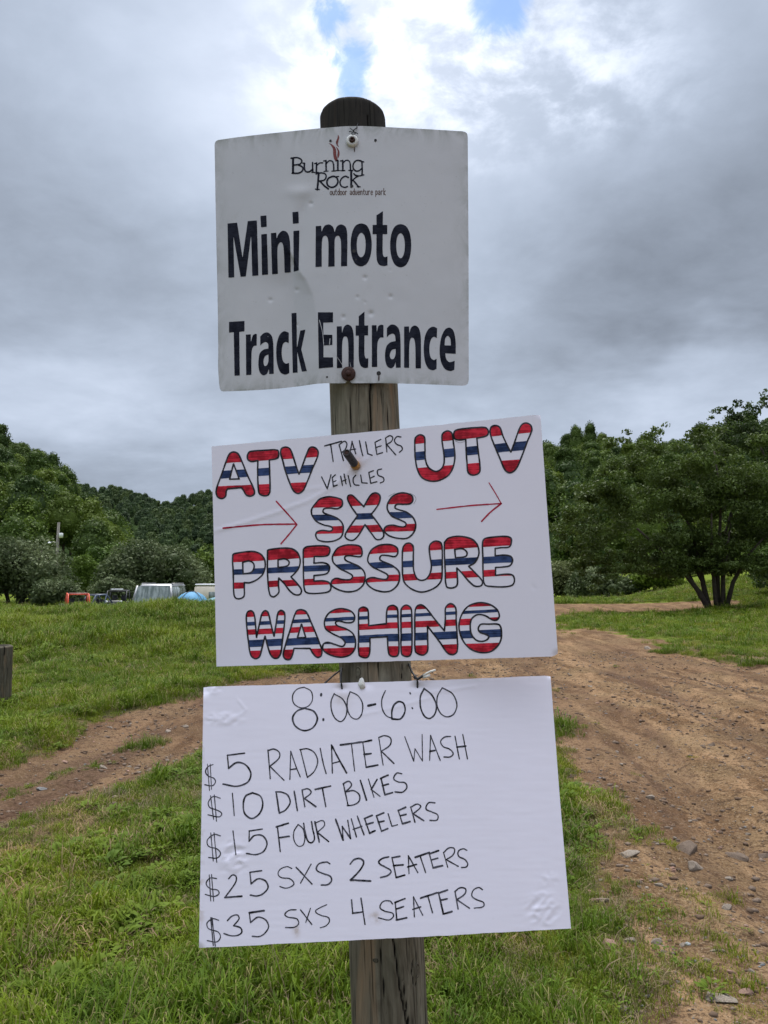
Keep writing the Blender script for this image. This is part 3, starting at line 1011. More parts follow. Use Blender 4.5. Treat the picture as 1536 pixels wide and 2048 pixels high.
# ------------------------------------------------------------------ the camp behind the bank
P_SILVER = plain('silver_paint', (0.34, 0.345, 0.35), 0.35, 0.3, 0.08, 4)
P_DARK = plain('black_plastic', (0.022, 0.023, 0.026), 0.5, var=0.3)
P_ORANGE = plain('orange_red_paint', (0.62, 0.075, 0.03), 0.4, var=0.1)
P_TARP = plain('blue_tent_cloth', (0.075, 0.25, 0.42), 0.7, var=0.15, scale=3)
P_TARP2 = plain('pale_blue_fly_sheet', (0.17, 0.34, 0.44), 0.7, var=0.15, scale=3)
P_CREAM = plain('cream_panel', (0.62, 0.56, 0.45), 0.5, var=0.06, scale=3)
P_RUBBER = plain('rubber', (0.02, 0.02, 0.02), 0.9)
P_RED = plain('red_lens', (0.35, 0.01, 0.01), 0.25)
P_STEEL = plain('steel', (0.35, 0.35, 0.35), 0.35, 0.8)
P_LAMP = plain('lamp_housing', (0.72, 0.74, 0.76), 0.3)
P_BLUEGREY = plain('blue_grey_paint', (0.10, 0.13, 0.19), 0.35, 0.2, 0.1)
P_GREYPOLE = plain('grey_pole_wood', (0.19, 0.175, 0.15), 0.85, var=0.25, scale=5)
m, T = material('window_glass')
_o = T.add('ShaderNodeTexCoord').outputs['Object']
finish(T, T.mix(T.smooth(T.noise(T.vmath('MULTIPLY', _o, (2.2, 1, 0.5)), 3.5, 5, 0.6), 0.35, 0.7), (0.10, 0.13, 0.12), (0.30, 0.34, 0.33)), 0.12, spec=0.8)  # pale upright streaks paint reflections into the glass colour
P_GLASS = m


def gpt(px, Y):
    x = (px - 768) / FPX * Y
    return x, float(ground_z(x, Y))


def van(px, Y, label):
    x, z = gpt(px, Y)
    e = empty('van', (x, Y, z), 0.08); tag(e, label, 'van')
    k = 1.0
    Wd, H = 1.78, 1.92
    z0 = at(px, 1168, Y)[2] - H - z      # body bottom lifts to the roof height seen
    b = MB()
    b.box((0, 1.6, z0 + 0.72), (Wd, 4.5, 0.78), (0.98, 0.99), bev=0.10)
    b.build('body', P_SILVER, e)
    # cabin: tapering shell with open window bands
    yb = -0.65
    def corner(s, zz):
        t = (zz - 1.1) / 0.78
        return (s * (Wd / 2 - 0.02 - 0.13 * t), yb + 0.38 * t * 0.7)
    b = MB()
    b.box((0, 1.75, z0 + 1.86), (1.52, 3.5, 0.10), (0.93, 0.95), bev=0.04)
    b.build('roof', P_SILVER, e)
    for s in (-1, 1):
        b = MB(); c0 = corner(s, 1.1); c1 = corner(s, 1.84)
        b.tube([(c0[0], c0[1], z0 + 1.08), (c1[0], c1[1] + .02, z0 + 1.84)], [0.065, 0.055], 8); b.build('pillar', P_SILVER, e, True)
        b = MB()
        b.tube([(c1[0] * .93, 0.2, z0 + 1.94), (c1[0] * .93, 3.2, z0 + 1.94)], 0.022, 6)
        b.tube([(c1[0] * .93, 0.3, z0 + 1.88), (c1[0] * .93, 0.3, z0 + 1.95)], 0.02, 6); b.build('roof_rail', P_STEEL, e, True)
        b = MB()
        b.add([(c0[0] * .985, yb + .1, z0 + 1.1), (c0[0] * .985, 3.6, z0 + 1.1), (c1[0], 3.3, z0 + 1.82), (c1[0], c1[1] + .1, z0 + 1.82),
               (c0[0] * .94, yb + .1, z0 + 1.1), (c0[0] * .94, 3.6, z0 + 1.1), (c1[0] * .95, 3.3, z0 + 1.82), (c1[0] * .95, c1[1] + .1, z0 + 1.82)],
              [(0, 1, 2, 3), (7, 6, 5, 4), (0, 4, 5, 1), (3, 2, 6, 7), (0, 3, 7, 4), (1, 5, 6, 2)])
        b.build('side_window', P_GLASS, e)
        b = MB()
        b.box((s * (Wd / 2 + 0.10), yb + 0.55, z0 + 1.18), (0.17, 0.12, 0.15), bev=0.03); mr = b.build('mirror', P_DARK, e)
        b = MB(); b.tube([(s * (Wd / 2 - .05), yb + 0.55, z0 + 1.12), (s * (Wd / 2 + .05), yb + 0.55, z0 + 1.14)], 0.02, 6); b.build('mirror_arm', P_DARK, mr)
        b = MB(); b.box((s * 0.70, -0.66, z0 + 0.88), (0.26, 0.06, 0.16), bev=0.025); b.build('headlight', P_LAMP, e)
        for yy in (0.25, 3.0):
            b = MB(); b.lathe((s * (Wd / 2 - .14), yy, 0.32), (s, 0, 0), [(0.10, 0), (0.32, 0), (0.33, 0.06), (0.32, 0.16), (0.2, 0.17)], 20)
            w = b.build('wheel', P_RUBBER, e, True)
            b = MB(); b.lathe((s * (Wd / 2 + .03), yy, 0.32), (s, 0, 0), [(0.02, 0), (0.19, 0), (0.19, 0.012), (0.05, 0.02)], 16); b.build('rim', P_STEEL, w)
    b = MB(); a0, a1 = corner(1, 1.1), corner(1, 1.82)
    n = 6; V = []; Fc = []
    for r, (cc, zz) in enumerate(((a0, 1.12), (a1, 1.82))):
        for i in range(n + 1):
            t = i / n * 2 - 1
            V.append((cc[0] * t * 0.95, cc[1] - 0.05 - 0.07 * (1 - t * t), z0 + zz))
    for i in range(n): Fc.append((i, i + 1, n + 2 + i, n + 1 + i))
    m2 = len(V); V += [(x_, y_ + .02, z_) for x_, y_, z_ in V]
    Fc += [tuple(reversed([q + m2 for q in f])) for f in Fc[:n]]
    b.add(V, Fc); b.build('windscreen', P_GLASS, e)
    b = MB(); b.box((0, -0.48, z0 + 1.10), (Wd * .95, 0.5, 0.05), bev=0.02); b.build('bonnet', P_SILVER, e)
    b = MB(); b.box((0, -0.70, z0 + 0.52), (Wd * .96, 0.16, 0.26), bev=0.05); b.build('bumper', P_DARK, e)
    b = MB(); b.box((0, -0.665, z0 + 0.80), (0.9, 0.04, 0.16), bev=0.015); b.build('grille', P_DARK, e)
    return e


van(314, 36, 'silver van facing the camera, parked behind the grassy bank with its windscreen showing')


def buggy(px, Y, top_row, s, frame, seatm, label, rz, bar=False):
    x, z = gpt(px, Y)
    zt = at(px, top_row, Y)[2] - z       # height of the roll cage above the grass
    e = empty('off_road_buggy', (x, Y, z), rz); tag(e, label, 'buggy')
    H = zt; hw = 0.62 * s
    b = MB(); b.box((0, 0, H * 0.34), (hw * 1.9, 2.1 * s, 0.30 * s), (0.9, 0.9), bev=0.06); b.build('body', seatm, e)
    b = MB(); b.box((0, -0.85 * s, H * 0.50), (hw * 1.5, 0.75 * s, 0.22 * s), (0.8, 0.6), bev=0.05); b.build('bonnet', frame, e)
    for q in (-1, 1):
        b = MB()
        b.tube([(q * hw, -0.75 * s, H * .42), (q * hw * .92, -0.35 * s, H * .97), (q * hw * .9, 0.4 * s, H), (q * hw, 0.95 * s, H * .5)], 0.035, 8)
        b.tube([(q * hw * .9, 0.4 * s, H), (q * hw, 0.2 * s, H * .42)], 0.03, 8)
        b.build('cage_tube', frame, e, True)
    for yy, zz in ((-0.35, .97), (0.4, 1.0), (.95, .5)):
        b = MB(); b.tube([(-hw * .92, yy * s, H * zz), (hw * .92, yy * s, H * zz)], 0.03, 8); b.build('cross_tube', frame, e, True)
    b = MB(); b.box((0, .02 * s, H * 1.01), (hw * 1.7, 0.72 * s, 0.03), bev=0.01); b.build('roof', P_DARK, e)
    for q in (-1, 1):
        b = MB(); b.box((q * hw * .45, 0.25 * s, H * .60), (hw * .6, 0.14, H * .38), (0.8, 1), bev=0.03); b.box((q * hw * .45, 0.0, H * .44), (hw * .6, 0.45, .1), bev=0.03)
        b.build('seat', P_DARK, e)
        b = MB(); b.lathe((q * hw * .7, -1.13 * s, H * .52), (0, -1, 0), [(0.02, 0), (0.07, 0), (0.06, .03), (.01, .035)], 12); b.build('headlight', P_LAMP, e)
        for yy in (-0.8, 0.8):
            b = MB(); b.lathe((q * (hw + .02), yy * s, 0.32), (q, 0, 0), [(0.1, 0), (0.31, 0.02), (0.33, 0.1), (0.31, 0.2), (0.12, 0.22)], 18)
            w = b.build('wheel', P_RUBBER, e, True)
            b = MB(); b.lathe((q * (hw + .22), yy * s, 0.32), (q, 0, 0), [(0.02, 0), (0.16, 0), (0.15, .02), (0.03, .03)], 12); b.build('rim', P_STEEL, w)
    b = MB(); b.tube([(-.15, -.38 * s, H * .56), (0, -.36 * s, H * .68), (.15, -.38 * s, H * .56), (0, -.4 * s, H * .48), (-.15, -.38 * s, H * .56)], 0.02, 6); b.build('steering_wheel', P_DARK, e, True)
    if bar:
        b = MB(); b.box((0, -.42 * s, H * 1.05), (hw * 1.2, .06, .07), bev=.01); b.build('light_bar', P_LAMP, e)
    return e


buggy(159, 36, 1187, 0.78, P_ORANGE, P_DARK, 'off-road buggy with a bright orange-red roll cage behind the bank', 0.5)
buggy(196, 37, 1189, 0.72, P_BLUEGREY, P_BLUEGREY, 'blue-grey off-road buggy just right of the orange-caged one', -0.7)
buggy(240, 41, 1181, 0.85, P_DARK, P_DARK, 'black off-road buggy with a pale light bar left of the van', 0.1, True)

# blue dome tent with its flattened fly-sheet
x0, z0 = gpt(386, 29.5)
e = empty('tent', (x0, 29.5, z0), 0.2); tag(e, 'blue dome tent with a curved ridge beside the van', 'tent')
zt = at(386, 1183, 29.5)[2] - z0


def dome(W, D, H, n=14, mrow=8, sag=0.0, x0=0.0, y0=0.0):
    V = []; Fc = []
    for j in range(mrow + 1):
        v = j / mrow
        for i in range(n):
            a = 2 * math.pi * i / n
            rr = math.cos(v * math.pi / 2) ** 0.75
            pl = 1 - sag * (1 - abs(math.cos(2 * a)))
            V.append((x0 + math.cos(a) * W / 2 * rr * pl, y0 + math.sin(a) * D / 2 * rr * pl, H * math.sin(v * math.pi / 2) - 0.15 * (1 - v)))
    for j in range(mrow):
        for i in range(n):
            k = (i + 1) % n
            Fc.append((j * n + i, j * n + k, (j + 1) * n + k, (j + 1) * n + i))
    return V, Fc


b = MB(); b.add(*dome(1.75, 1.9, zt, 16, 9, 0.12)); b.build('canopy', P_TARP, e, True)
b = MB(); b.add(*dome(1.7, 1.8, zt * 0.84, 16, 8, 0.05, 0.95, 0.45)); b.build('fly_sheet', P_TARP2, e, True)
for q in (-1, 1):
    b = MB(); b.tube([(q * .62 * math.cos(t), q * -0.02 - 0.72 * math.cos(t), (zt + .02) * math.sin(t)) for t in np.linspace(0.1, math.pi - 0.1, 14)], 0.014, 5)
    b.build('tent_pole', P_DARK, e, True)
# cream camper trailer behind
x1, z1 = gpt(470, 36)
e = empty('camper_trailer', (x1, 36, z1), 0.05); tag(e, 'cream camper trailer behind the blue tent, half hidden by the striped poster', 'trailer')
zt = at(430, 1168, 36)[2] - z1
b = MB(); b.box((0, 0.6, zt * .62), (3.6, 2.0, zt * .72), (0.99, 0.97), bev=0.12); b.build('body', P_CREAM, e)
b = MB(); b.box((0, 0.6, zt * 0.985), (3.5, 1.9, 0.06), bev=0.02); b.build('roof', P_LAMP, e)
for xx in (-0.75, 0.75):
    b = MB(); b.box((xx, -0.42, zt * .66), (0.7, 0.04, 0.42), bev=0.01); w = b.build('window', P_GLASS, e)
    b = MB(); b.box((xx, -0.44, zt * .66 - .24), (0.76, 0.05, 0.04)); b.build('sill', P_LAMP, w)
for xx in (-.5, .5):
    b = MB(); b.lathe((xx, -.42, .3), (0, -1, 0), [(.1, 0), (.3, .02), (.3, .16), (.1, .18)], 16); b.build('wheel', P_RUBBER, e, True)
b = MB(); b.tube([(-1.8, .6, .35), (-2.7, .6, .35)], .05, 6); b.build('drawbar', P_DARK, e)

# utility pole with its lamp and transformer box
Yp = 82.0
top = at(117.5, 1045, Yp); bot = at(111, 1140, Yp)
gzp = min(bot[2], float(ground_z(bot[0], Yp)))
e = empty('utility_pole', (bot[0], Yp, gzp)); tag(e, 'grey wooden utility pole with a lamp arm and a box, leaning before the left wood', 'utility pole')
dx = top[0] - bot[0]; H = top[2] - gzp
b = MB(); b.tube([(0, 0, -.3), (dx * .5, 0, H * .5), (dx, 0, H)], [.19, .16, .13], 10); b.build('pole', P_GREYPOLE, e, True)
k = Yp / FPX
hz = at(100, 1086, Yp)[2] - gzp
b = MB(); b.tube([(dx * .6, -.05, hz - .05), (dx * .6 - .35, -.1, hz + .12), (dx * .6 - .68, -.15, hz + .08)], .035, 6); arm = b.build('lamp_arm', P_STEEL, e, True)
b = MB(); b.lathe((dx * .6 - .78, -.15, hz - .08), (0, 0, 1), [(.05, 0), (.16, .03), (.17, .10), (.08, .2)], 14); b.build('lamp_head', P_LAMP, e, True)
bz = at(121, 1071, Yp)[2] - gzp
b = MB(); b.box((dx * .75 + .38, -.1, bz), (.36, .3, .5), bev=.03); b.build('transformer_box', P_LAMP, e)
b = MB(); b.tube([(dx * .75, -.1, bz + .15), (dx * .75 + .3, -.1, bz + .15)], .03, 6); b.build('bracket', P_STEEL, e)


# ------------------------------------------------------------------ timber posts
def post_mesh(name, z0, z1, cxy, r0, r1, nz, na, seed, cracks=(), flat_tilt=0.0, dark=0.0):
    a = np.arange(na) * 2 * math.pi / na
    zz = np.linspace(z0, z1, nz)
    A, Z = np.meshgrid(a, zz)
    n = fbm(A * 9 / 6.283 * 2, Z * 0.7, 3, seed); n2 = fbm(np.cos(A) * 1.3 + 5, np.sin(A) * 1.3 + Z * 1.1, 3, seed + 1)
    g = fbm(A * na / 8.0, Z * 2.2 + seed, 3, seed + 2)
    groove = sstep(g, 0.33, 0.24) * 0.5
    t = (Z - z0) / (z1 - z0)
    R = (r0 * (1 - t) + r1 * t) * (1 + 0.035 * (n2 - 0.5)) - 0.0016 * (n - 0.5) - 0.0022 * groove
    for pts, w, dep in cracks:      # polyline (angle, z), half width (m), depth (m)
        d = seg_dist(A * r0, Z, [(p[0] * r0, p[1]) for p in pts])
        q = np.clip(1 - d / w, 0, 1)
        R = R - dep * q; groove = np.maximum(groove, q)
    # worn rounded rim
    e = np.clip((Z - (z1 - 0.018)) / 0.018, 0, 1)
    R = R * (1 - 0.16 * e ** 2.5) - 0.003 * e * fbm(A * 3, Z * 30, 2, seed + 5)
    C = np.array([cxy(z) for z in zz])
    X = C[:, 0:1] + R * np.cos(A); Y = C[:, 1:2] + R * np.sin(A)
    ZZ = Z + e * 0.0 + (flat_tilt * np.sin(A) * R) * sstep(Z, z1 - 0.05, z1)
    V = np.stack([X, Y, ZZ], -1).reshape(-1, 3)
    I = np.arange(nz * na).reshape(nz, na)
    Fc = np.stack([I[:-1], np.roll(I[:-1], -1, 1), np.roll(I[1:], -1, 1), I[1:]], -1).reshape(-1, 4)
    F2 = [tuple(f) for f in Fc.tolist()]
    # end grain: rings narrowing to the centre
    base = I[-1]; c = C[-1]; VV = [V]; cur = base; cnt = len(V)
    for s in (0.7, 0.4, 0.12):
        ring = np.stack([c[0] + (X[-1] - c[0]) * s, c[1] + (Y[-1] - c[1]) * s, ZZ[-1] + 0.006 * (1 - s) + 0.004 * (fbm(np.cos(a) * s * 9, np.sin(a) * s * 9, 2, 5) - .5)], -1)
        VV.append(ring); nx = np.arange(cnt, cnt + na); cnt += na
        F2 += [(int(cur[i]), int(cur[(i + 1) % na]), int(nx[(i + 1) % na]), int(nx[i])) for i in range(na)]
        cur = nx
    F2.append(tuple(int(i) for i in cur))
    V = np.concatenate(VV)
    me = new_mesh(name, V, F2, M_WOOD, True)
    gg = np.concatenate([groove.ravel(), np.full(3 * na, 0.15)])
    fattr(me, 'groove', gg + dark)
    return me


P_R = 0.0795


def post_c(z):
    """centre of the leaning post at world height z"""
    t = (z - 0.7) / (2.7 - 0.7)
    Y = 1.722 + 0.078 * t
    row = 1950 + (215 - 1950) * t
    px = 775 + (702 - 775) * t
    return (px - 768) / FPX * (Y + 0.0) * 1.0 + 0.0, Y


ztop = float(at(702, 193, 1.80 - 0.065)[2])
# refine px of centre: use actual rows
_zs = [float(at(702, 230, 1.8)[2]), float(at(732, 810, 1.775)[2]), float(at(752, 1340, 1.75)[2]), float(at(775, 1970, 1.722)[2])]
_xs = [float(at(702.5, 230, 1.8)[0]), float(at(731.5, 810, 1.775)[0]), float(at(752.5, 1340, 1.75)[0]), float(at(774, 1970, 1.722)[0])]


def post_c(z):
    Y = 1.722 + (z - _zs[3]) / (_zs[0] - _zs[3]) * 0.078
    k = np.polyfit(_zs, _xs, 1)
    return float(k[0] * z + k[1]), Y


def post_ang(px, py, z):
    """angle on the post under a pixel"""
    cx_, cy_ = post_c(z); x = float(at(px, py, cy_ - 0.07)[0])
    s = max(-0.98, min(0.98, (x - cx_) / P_R))
    return -math.pi / 2 + math.asin(s)


def pa(px, py):
    z = float(at(px, py, 1.68)[2])
    return (post_ang(px, py, z) % (2 * math.pi), z)


cr = [([pa(786, 1860), pa(792, 1900), pa(800, 1960), pa(812, 2020), pa(818, 2060)], 0.0028, 0.012),
      ([pa(806, 1945), pa(810, 1975), pa(822, 2060)], 0.0018, 0.006),
      ([pa(742, 760), pa(740, 800), pa(743, 840), pa(741, 880)], 0.003, 0.010),
      ([pa(760, 1880), pa(765, 1930), pa(772, 2010)], 0.0014, 0.003),
      ([pa(756, 1322), pa(757, 1356)], 0.0016, 0.004), ([pa(806, 1322), pa(804, 1356)], 0.002, 0.004),
      ([pa(700, 770), pa(702, 870)], 0.0013, 0.003), ([pa(775, 770), pa(777, 870)], 0.0015, 0.004), ([pa(735, 205), pa(737, 256)], .002, .004),
      ([pa(827, 1912), pa(824, 1935), pa(828, 1958), pa(836, 1966)], 0.0022, 0.006)]
e = empty('sign_post', (*post_c(0.0), 0.0))
tag(e, 'thick round weathered timber post leaning slightly, carrying the sign and both posters', 'post')
me = post_mesh('post', -0.25, ztop, post_c, P_R + 0.001, P_R, 560, 150, 8, cr, 0.0)
o = link('post', me, e); o.matrix_parent_inverse = Matrix.Translation(-e.location)
# knots: raised rings of darker grain
for px, py, w, h in ((716.5, 1344, 8, 13), (752, 1906, 7, 4), (835, 1938, 8, 15)):
    z = float(at(px, py, 1.68)[2]); a0 = post_ang(px, py, z); cx_, cy_ = post_c(z)
    V = []; Fc = []; n = 20
    for ring, (s, dz_) in enumerate(((1.0, -0.0012), (0.86, 0.0022), (0.7, 0.0005), (0.45, 0.0018), (0.1, 0.001))):
        for i in range(n):
            t = 2 * math.pi * i / n
            da = (w / FPX * 1.68) * s * math.cos(t) / P_R; dzz = (h / FPX * 1.68) * s * math.sin(t)
            r = P_R + dz_
            V.append((cx_ + r * math.cos(a0 + da) - e.location[0], cy_ + r * math.sin(a0 + da) - e.location[1], z + dzz - 0.0))
    for k in range(4):
        for i in range(n):
            j = (i + 1) % n; Fc.append((k * n + i, k * n + j, (k + 1) * n + j, (k + 1) * n + i))
    Fc.append(tuple(4 * n + i for i in range(n)))
    km = new_mesh('knot', np.array(V), Fc, M_WOOD, True)
    fattr(km, 'groove', np.repeat([0.5, 0.05, 0.45, 0.0, 0.3], n))
    link('knot', km, e)

# short bollard post at the left edge
x2, y2 = gxy(-4, 1412)
z2 = float(ground_z(x2, y2))
e2 = empty('short_post', (float(x2), float(y2), z2)); tag(e2, 'short dark timber post standing in the lawn at the left edge', 'post')
h2 = float(at(0, 1291, float(y2))[2]) - z2
me = post_mesh('post', -0.2, h2, lambda z: (0.0, 0.0), 0.155, 0.145, 120, 80, 19, (), 0.05, 0.34)
link('post', me, e2)

# ------------------------------------------------------------------ printed metal sign
SL = [(429, 289), (431, 400), (433.5, 520), (436, 640), (438, 760), (439.5, 778)]


def s_back(px, py):
    """how far the sheet lies behind the post front: bowed back at both sides, dented low on the left"""
    px = np.asarray(px, float); py = np.asarray(py, float)
    l = np.clip((700 - px) / 270, 0, 1.1); r = np.clip((px - 700) / 237, 0, 1.1)
    v = np.clip((py - 283) / 500, 0, 1)
    w = 0.060 * l ** 1.5 * (1 - 0.10 * v) + 0.026 * r ** 1.7
    # folded facet between the vertical crease and the arc
    arcx = np.interp(py, [470, 520, 545, 560, 590, 640, 690, 760, 790], [560, 590, 600, 612, 626, 634, 637, 640, 640])
    crx = np.interp(py, [430, 545, 600, 690, 790], [606, 585, 587, 592, 590])
    on = sstep(py, 470, 580)
    d1 = np.clip((arcx - px) / np.maximum(arcx - crx, 6), 0, 1)
    left = np.clip((crx - px) / 120, 0, 1)
    w = w + on * (0.019 * d1 - 0.019 * sstep(left, 0, 1) * 0.8) * (0.55 + 0.45 * v)
    # upper shallow buckle running to the logo
    u = px - np.interp(py, [380, 420, 480, 560], [622, 606, 598, 585])
    w = w + 0.0028 * np.exp(-(u / 14) ** 2) * sstep(py, 370, 430) * sstep(py, 580, 520)
    w = w - 0.0022 * np.exp(-((px - 600) / 26) ** 2 - ((py - 384) / 12) ** 2)
    # lower edge drawn in at the bolt
    w = w + 0.004 * np.exp(-((px - 697) / 22) ** 2 - ((py - 760) / 26) ** 2)
    w = w + 0.0014 * (fbm(px / 60, py / 60, 3, 91) - 0.5)
    for x, y, s in ((541, 600, 1), (594, 580, 1), (622, 407, 1), (730, 555, 1), (781, 593, 1), (742, 627, 1.3), (687, 634, 1), (715, 594, .8), (595, 650, .7), (730, 604, .6), (536, 672, .6), (780, 540, .5)):
        r2 = ((px - x) ** 2 + (py - y) ** 2) / (3.6 * s) ** 2
        w = w + 0.0022 * s * np.exp(-r2)
    return w


def sign_pt(px, py, off=0.0):
    r = ray(px, py)
    w = s_back(px, py)
    # front plane leans with the post: Y = ya + yb * z
    z1_, z2_ = _zs[0], _zs[1]
    c1, c2 = post_c(z1_)[1] - P_R - 0.007, post_c(z2_)[1] - P_R - 0.007
    yb = (c1 - c2) / (z1_ - z2_); ya = c1 - yb * z1_
    # t*ry = ya + yb*(CAM_H + t*rz) + w - off
    t = (ya + yb * CAM_H + w - off) / (r[..., 1] - yb * r[..., 2])
    p = r * t[..., None]; p[..., 2] += CAM_H
    return p


top_e = [(429, 292), (429.6, 286), (431.5, 282.5), (436, 280), (470, 275), (520, 269), (600, 260.5), (640, 256.5), (690, 252.5), (725, 252), (760, 253.5), (850, 258), (925, 262.5), (931, 264), (934.5, 267.5), (935.5, 274)]
bot_e = [(439, 772), (440, 778), (442, 781.5), (446, 783), (480, 782), (520, 780), (560, 777), (600, 772.5), (630, 768), (650, 766.5), (690, 766.5), (693, 763), (698, 760), (703, 766.5), (760, 766), (800, 767), (850, 768.5), (925, 771.5), (932, 770.5), (936, 767), (937.5, 760)]


def sheet(name, top_e, bot_e, left_e, right_e, pt, thick, cell, mat, parent, extra=None, rimw=14):
    """a sheet between four traced edges, with thickness"""
    te, be = np.array(top_e, float), np.array(bot_e, float)
    def param(e):
        d = np.concatenate([[0], np.cumsum(np.hypot(*np.diff(e, axis=0).T))]); return d / d[-1]
    nu = int((te[:, 0].max() - te[:, 0].min()) / cell) + 2; nv = int((be[:, 1].mean() - te[:, 1].mean()) / cell) + 2
    u = np.linspace(0, 1, nu)
    tp, bp = param(te), param(be)
    # keep the traced corner points on the grid lines
    Tx, Ty = np.interp(u, tp, te[:, 0]), np.interp(u, tp, te[:, 1])
    Bx, By = np.interp(Tx, be[:, 0], be[:, 0]), np.interp(u, bp, be[:, 1])
    Bx = np.interp(u, bp, be[:, 0])
    v = np.linspace(0, 1, nv)[:, None]
    le = np.array(left_e, float); re = np.array(right_e, float)
    X = Tx * (1 - v) + Bx * v; Y = Ty * (1 - v) + By * v
    # side edges: bend of the traced line away from the straight chord
    lx = np.interp(Y[:, 0], le[:, 1], le[:, 0]) - X[:, 0]; rx = np.interp(Y[:, -1], re[:, 1], re[:, 0]) - X[:, -1]
    lx[[0, -1]] = 0; rx[[0, -1]] = 0
    X = X + lx[:, None] * np.clip(1 - u * 12, 0, 1) + rx[:, None] * np.clip(1 - (1 - u) * 12, 0, 1)
    Fp = pt(X.ravel(), Y.ravel(), 0.0); Bk = pt(X.ravel(), Y.ravel(), -thick)
    I = np.arange(nu * nv).reshape(nv, nu); o_ = nu * nv
    q = np.stack([I[:-1, :-1], I[1:, :-1], I[1:, 1:], I[:-1, 1:]], -1).reshape(-1, 4)
    ring = np.concatenate([I[0, :-1], I[:-1, -1], I[-1, :0:-1], I[:0:-1, 0]])
    side = np.stack([ring, np.roll(ring, -1), np.roll(ring, -1) + o_, ring + o_], -1)
    me = new_mesh(name, np.concatenate([Fp, Bk]), np.concatenate([q, q[:, ::-1] + o_, side]), mat, False)
    sm = np.zeros(len(me.polygons), bool); sm[:2 * len(q)] = True
    me.polygons.foreach_set('use_smooth', sm)
    e_ = []
    for k in range(len(side)): pass
    rim = np.exp(-np.minimum.reduce([u[None, :] * 500 + 0 * v, (1 - u)[None, :] * 500 + 0 * v, v * 500 + 0 * u[None, :], (1 - v) * 500 + 0 * u[None, :]]) / rimw)
    fattr(me, 'rim', np.concatenate([rim.ravel(), rim.ravel()]))
    if extra is not None:
        d = extra(X, Y).ravel(); fattr(me, 'dirt', np.concatenate([d, d]))
    es = me.attributes.new('sharp_edge', 'BOOLEAN', 'EDGE')
    ev = np.empty(len(me.edges) * 2, np.int32); me.edges.foreach_get('vertices', ev); ev = ev.reshape(-1, 2)
    rs = np.zeros(2 * o_, bool); rs[ring] = True; rs[ring + o_] = True
    es.data.foreach_set('value', rs[ev].all(1))
    return link(name, me, parent)


e_sign = empty('metal_sign'); tag(e_sign, 'white metal sign bent back round the post, reading Mini moto Track Entrance', 'sign')
sheet('panel', top_e, bot_e, [(429, 280), (431, 400), (433.5, 520), (435.5, 611), (436.5, 700), (436, 735), (438, 765), (440, 785)],
      [(935.5, 270), (937, 500), (937.5, 765)], sign_pt, 0.0022, 2.4, M_SIGN, e_sign)
S_SIGN = Surf(sign_pt)
SI, SJ, SK = (430, 400), (600, 400), (570, 260)
K_LOGO = 1536 / 220.0


def shape(org, paths, k=4.0, closed=True, cell=0.75):
    pp = [spline(parse(s, org, k), True, 7) for s in paths]
    return (closed_sdf(pp), bbox(pp, 2), cell)


def poly(org, paths, k=4.0, cell=0.75):
    pp = [[(a, b) for a, b, c in parse(s, org, k)] for s in paths]
    return (closed_sdf(pp), bbox(pp, 2), cell)


mini = [poly(SI, ['100,188 177,181 220,465 262,168 335,163 347,603 298,607 289,275 247,610 205,614 147,285 154,618 108,621']),
        poly(SI, ['363,127 411,123 414,214 368,218']), poly(SI, ['370,275 415,270 425,595 376,600']),
        shape(SI, ['447,265! 490,261! 493,310! 510,270 545,245 582,265 600,340 605,578! 557,582! 548,380 530,338 505,360 499,420 503,590! 457,594!']),
        poly(SI, ['619,97 667,92 671,185 623,190']), poly(SI, ['627,248 675,243 669,563 629,574']),
        shape(SI, ['806,209! 850,206! 852,255! 875,208 910,195 942,213 957,258! 975,212 1010,195 1045,215 1058,275 1057,528! 1008,530! 1007,330 990,287 965,295 957,335 957,531! 906,533! 906,330 890,287 865,295 855,345 854,533! 804,536!']),
        shape(SI, ['1170,187 1215,205 1243,265 1254,355 1244,445 1215,508 1168,531 1122,510 1094,448 1085,355 1095,268 1124,206', '1170,262 1196,288 1205,355 1196,430 1168,458 1142,430 1134,355 1144,290']),
        shape(SJ, ['612,122! 664,88! 662,199! 698,199! 698,273! 662,273! 662,425 674,455 700,450! 700,522! 675,528 635,518 614,475 612,273! 581,273! 581,199! 612,199!']),
        shape(SJ, ['805,193 850,211 880,270 890,362 880,452 850,517 805,538 760,517 731,452 721,362 731,272 760,211', '805,265 829,292 839,362 829,437 805,465 780,437 770,362 780,290'])]
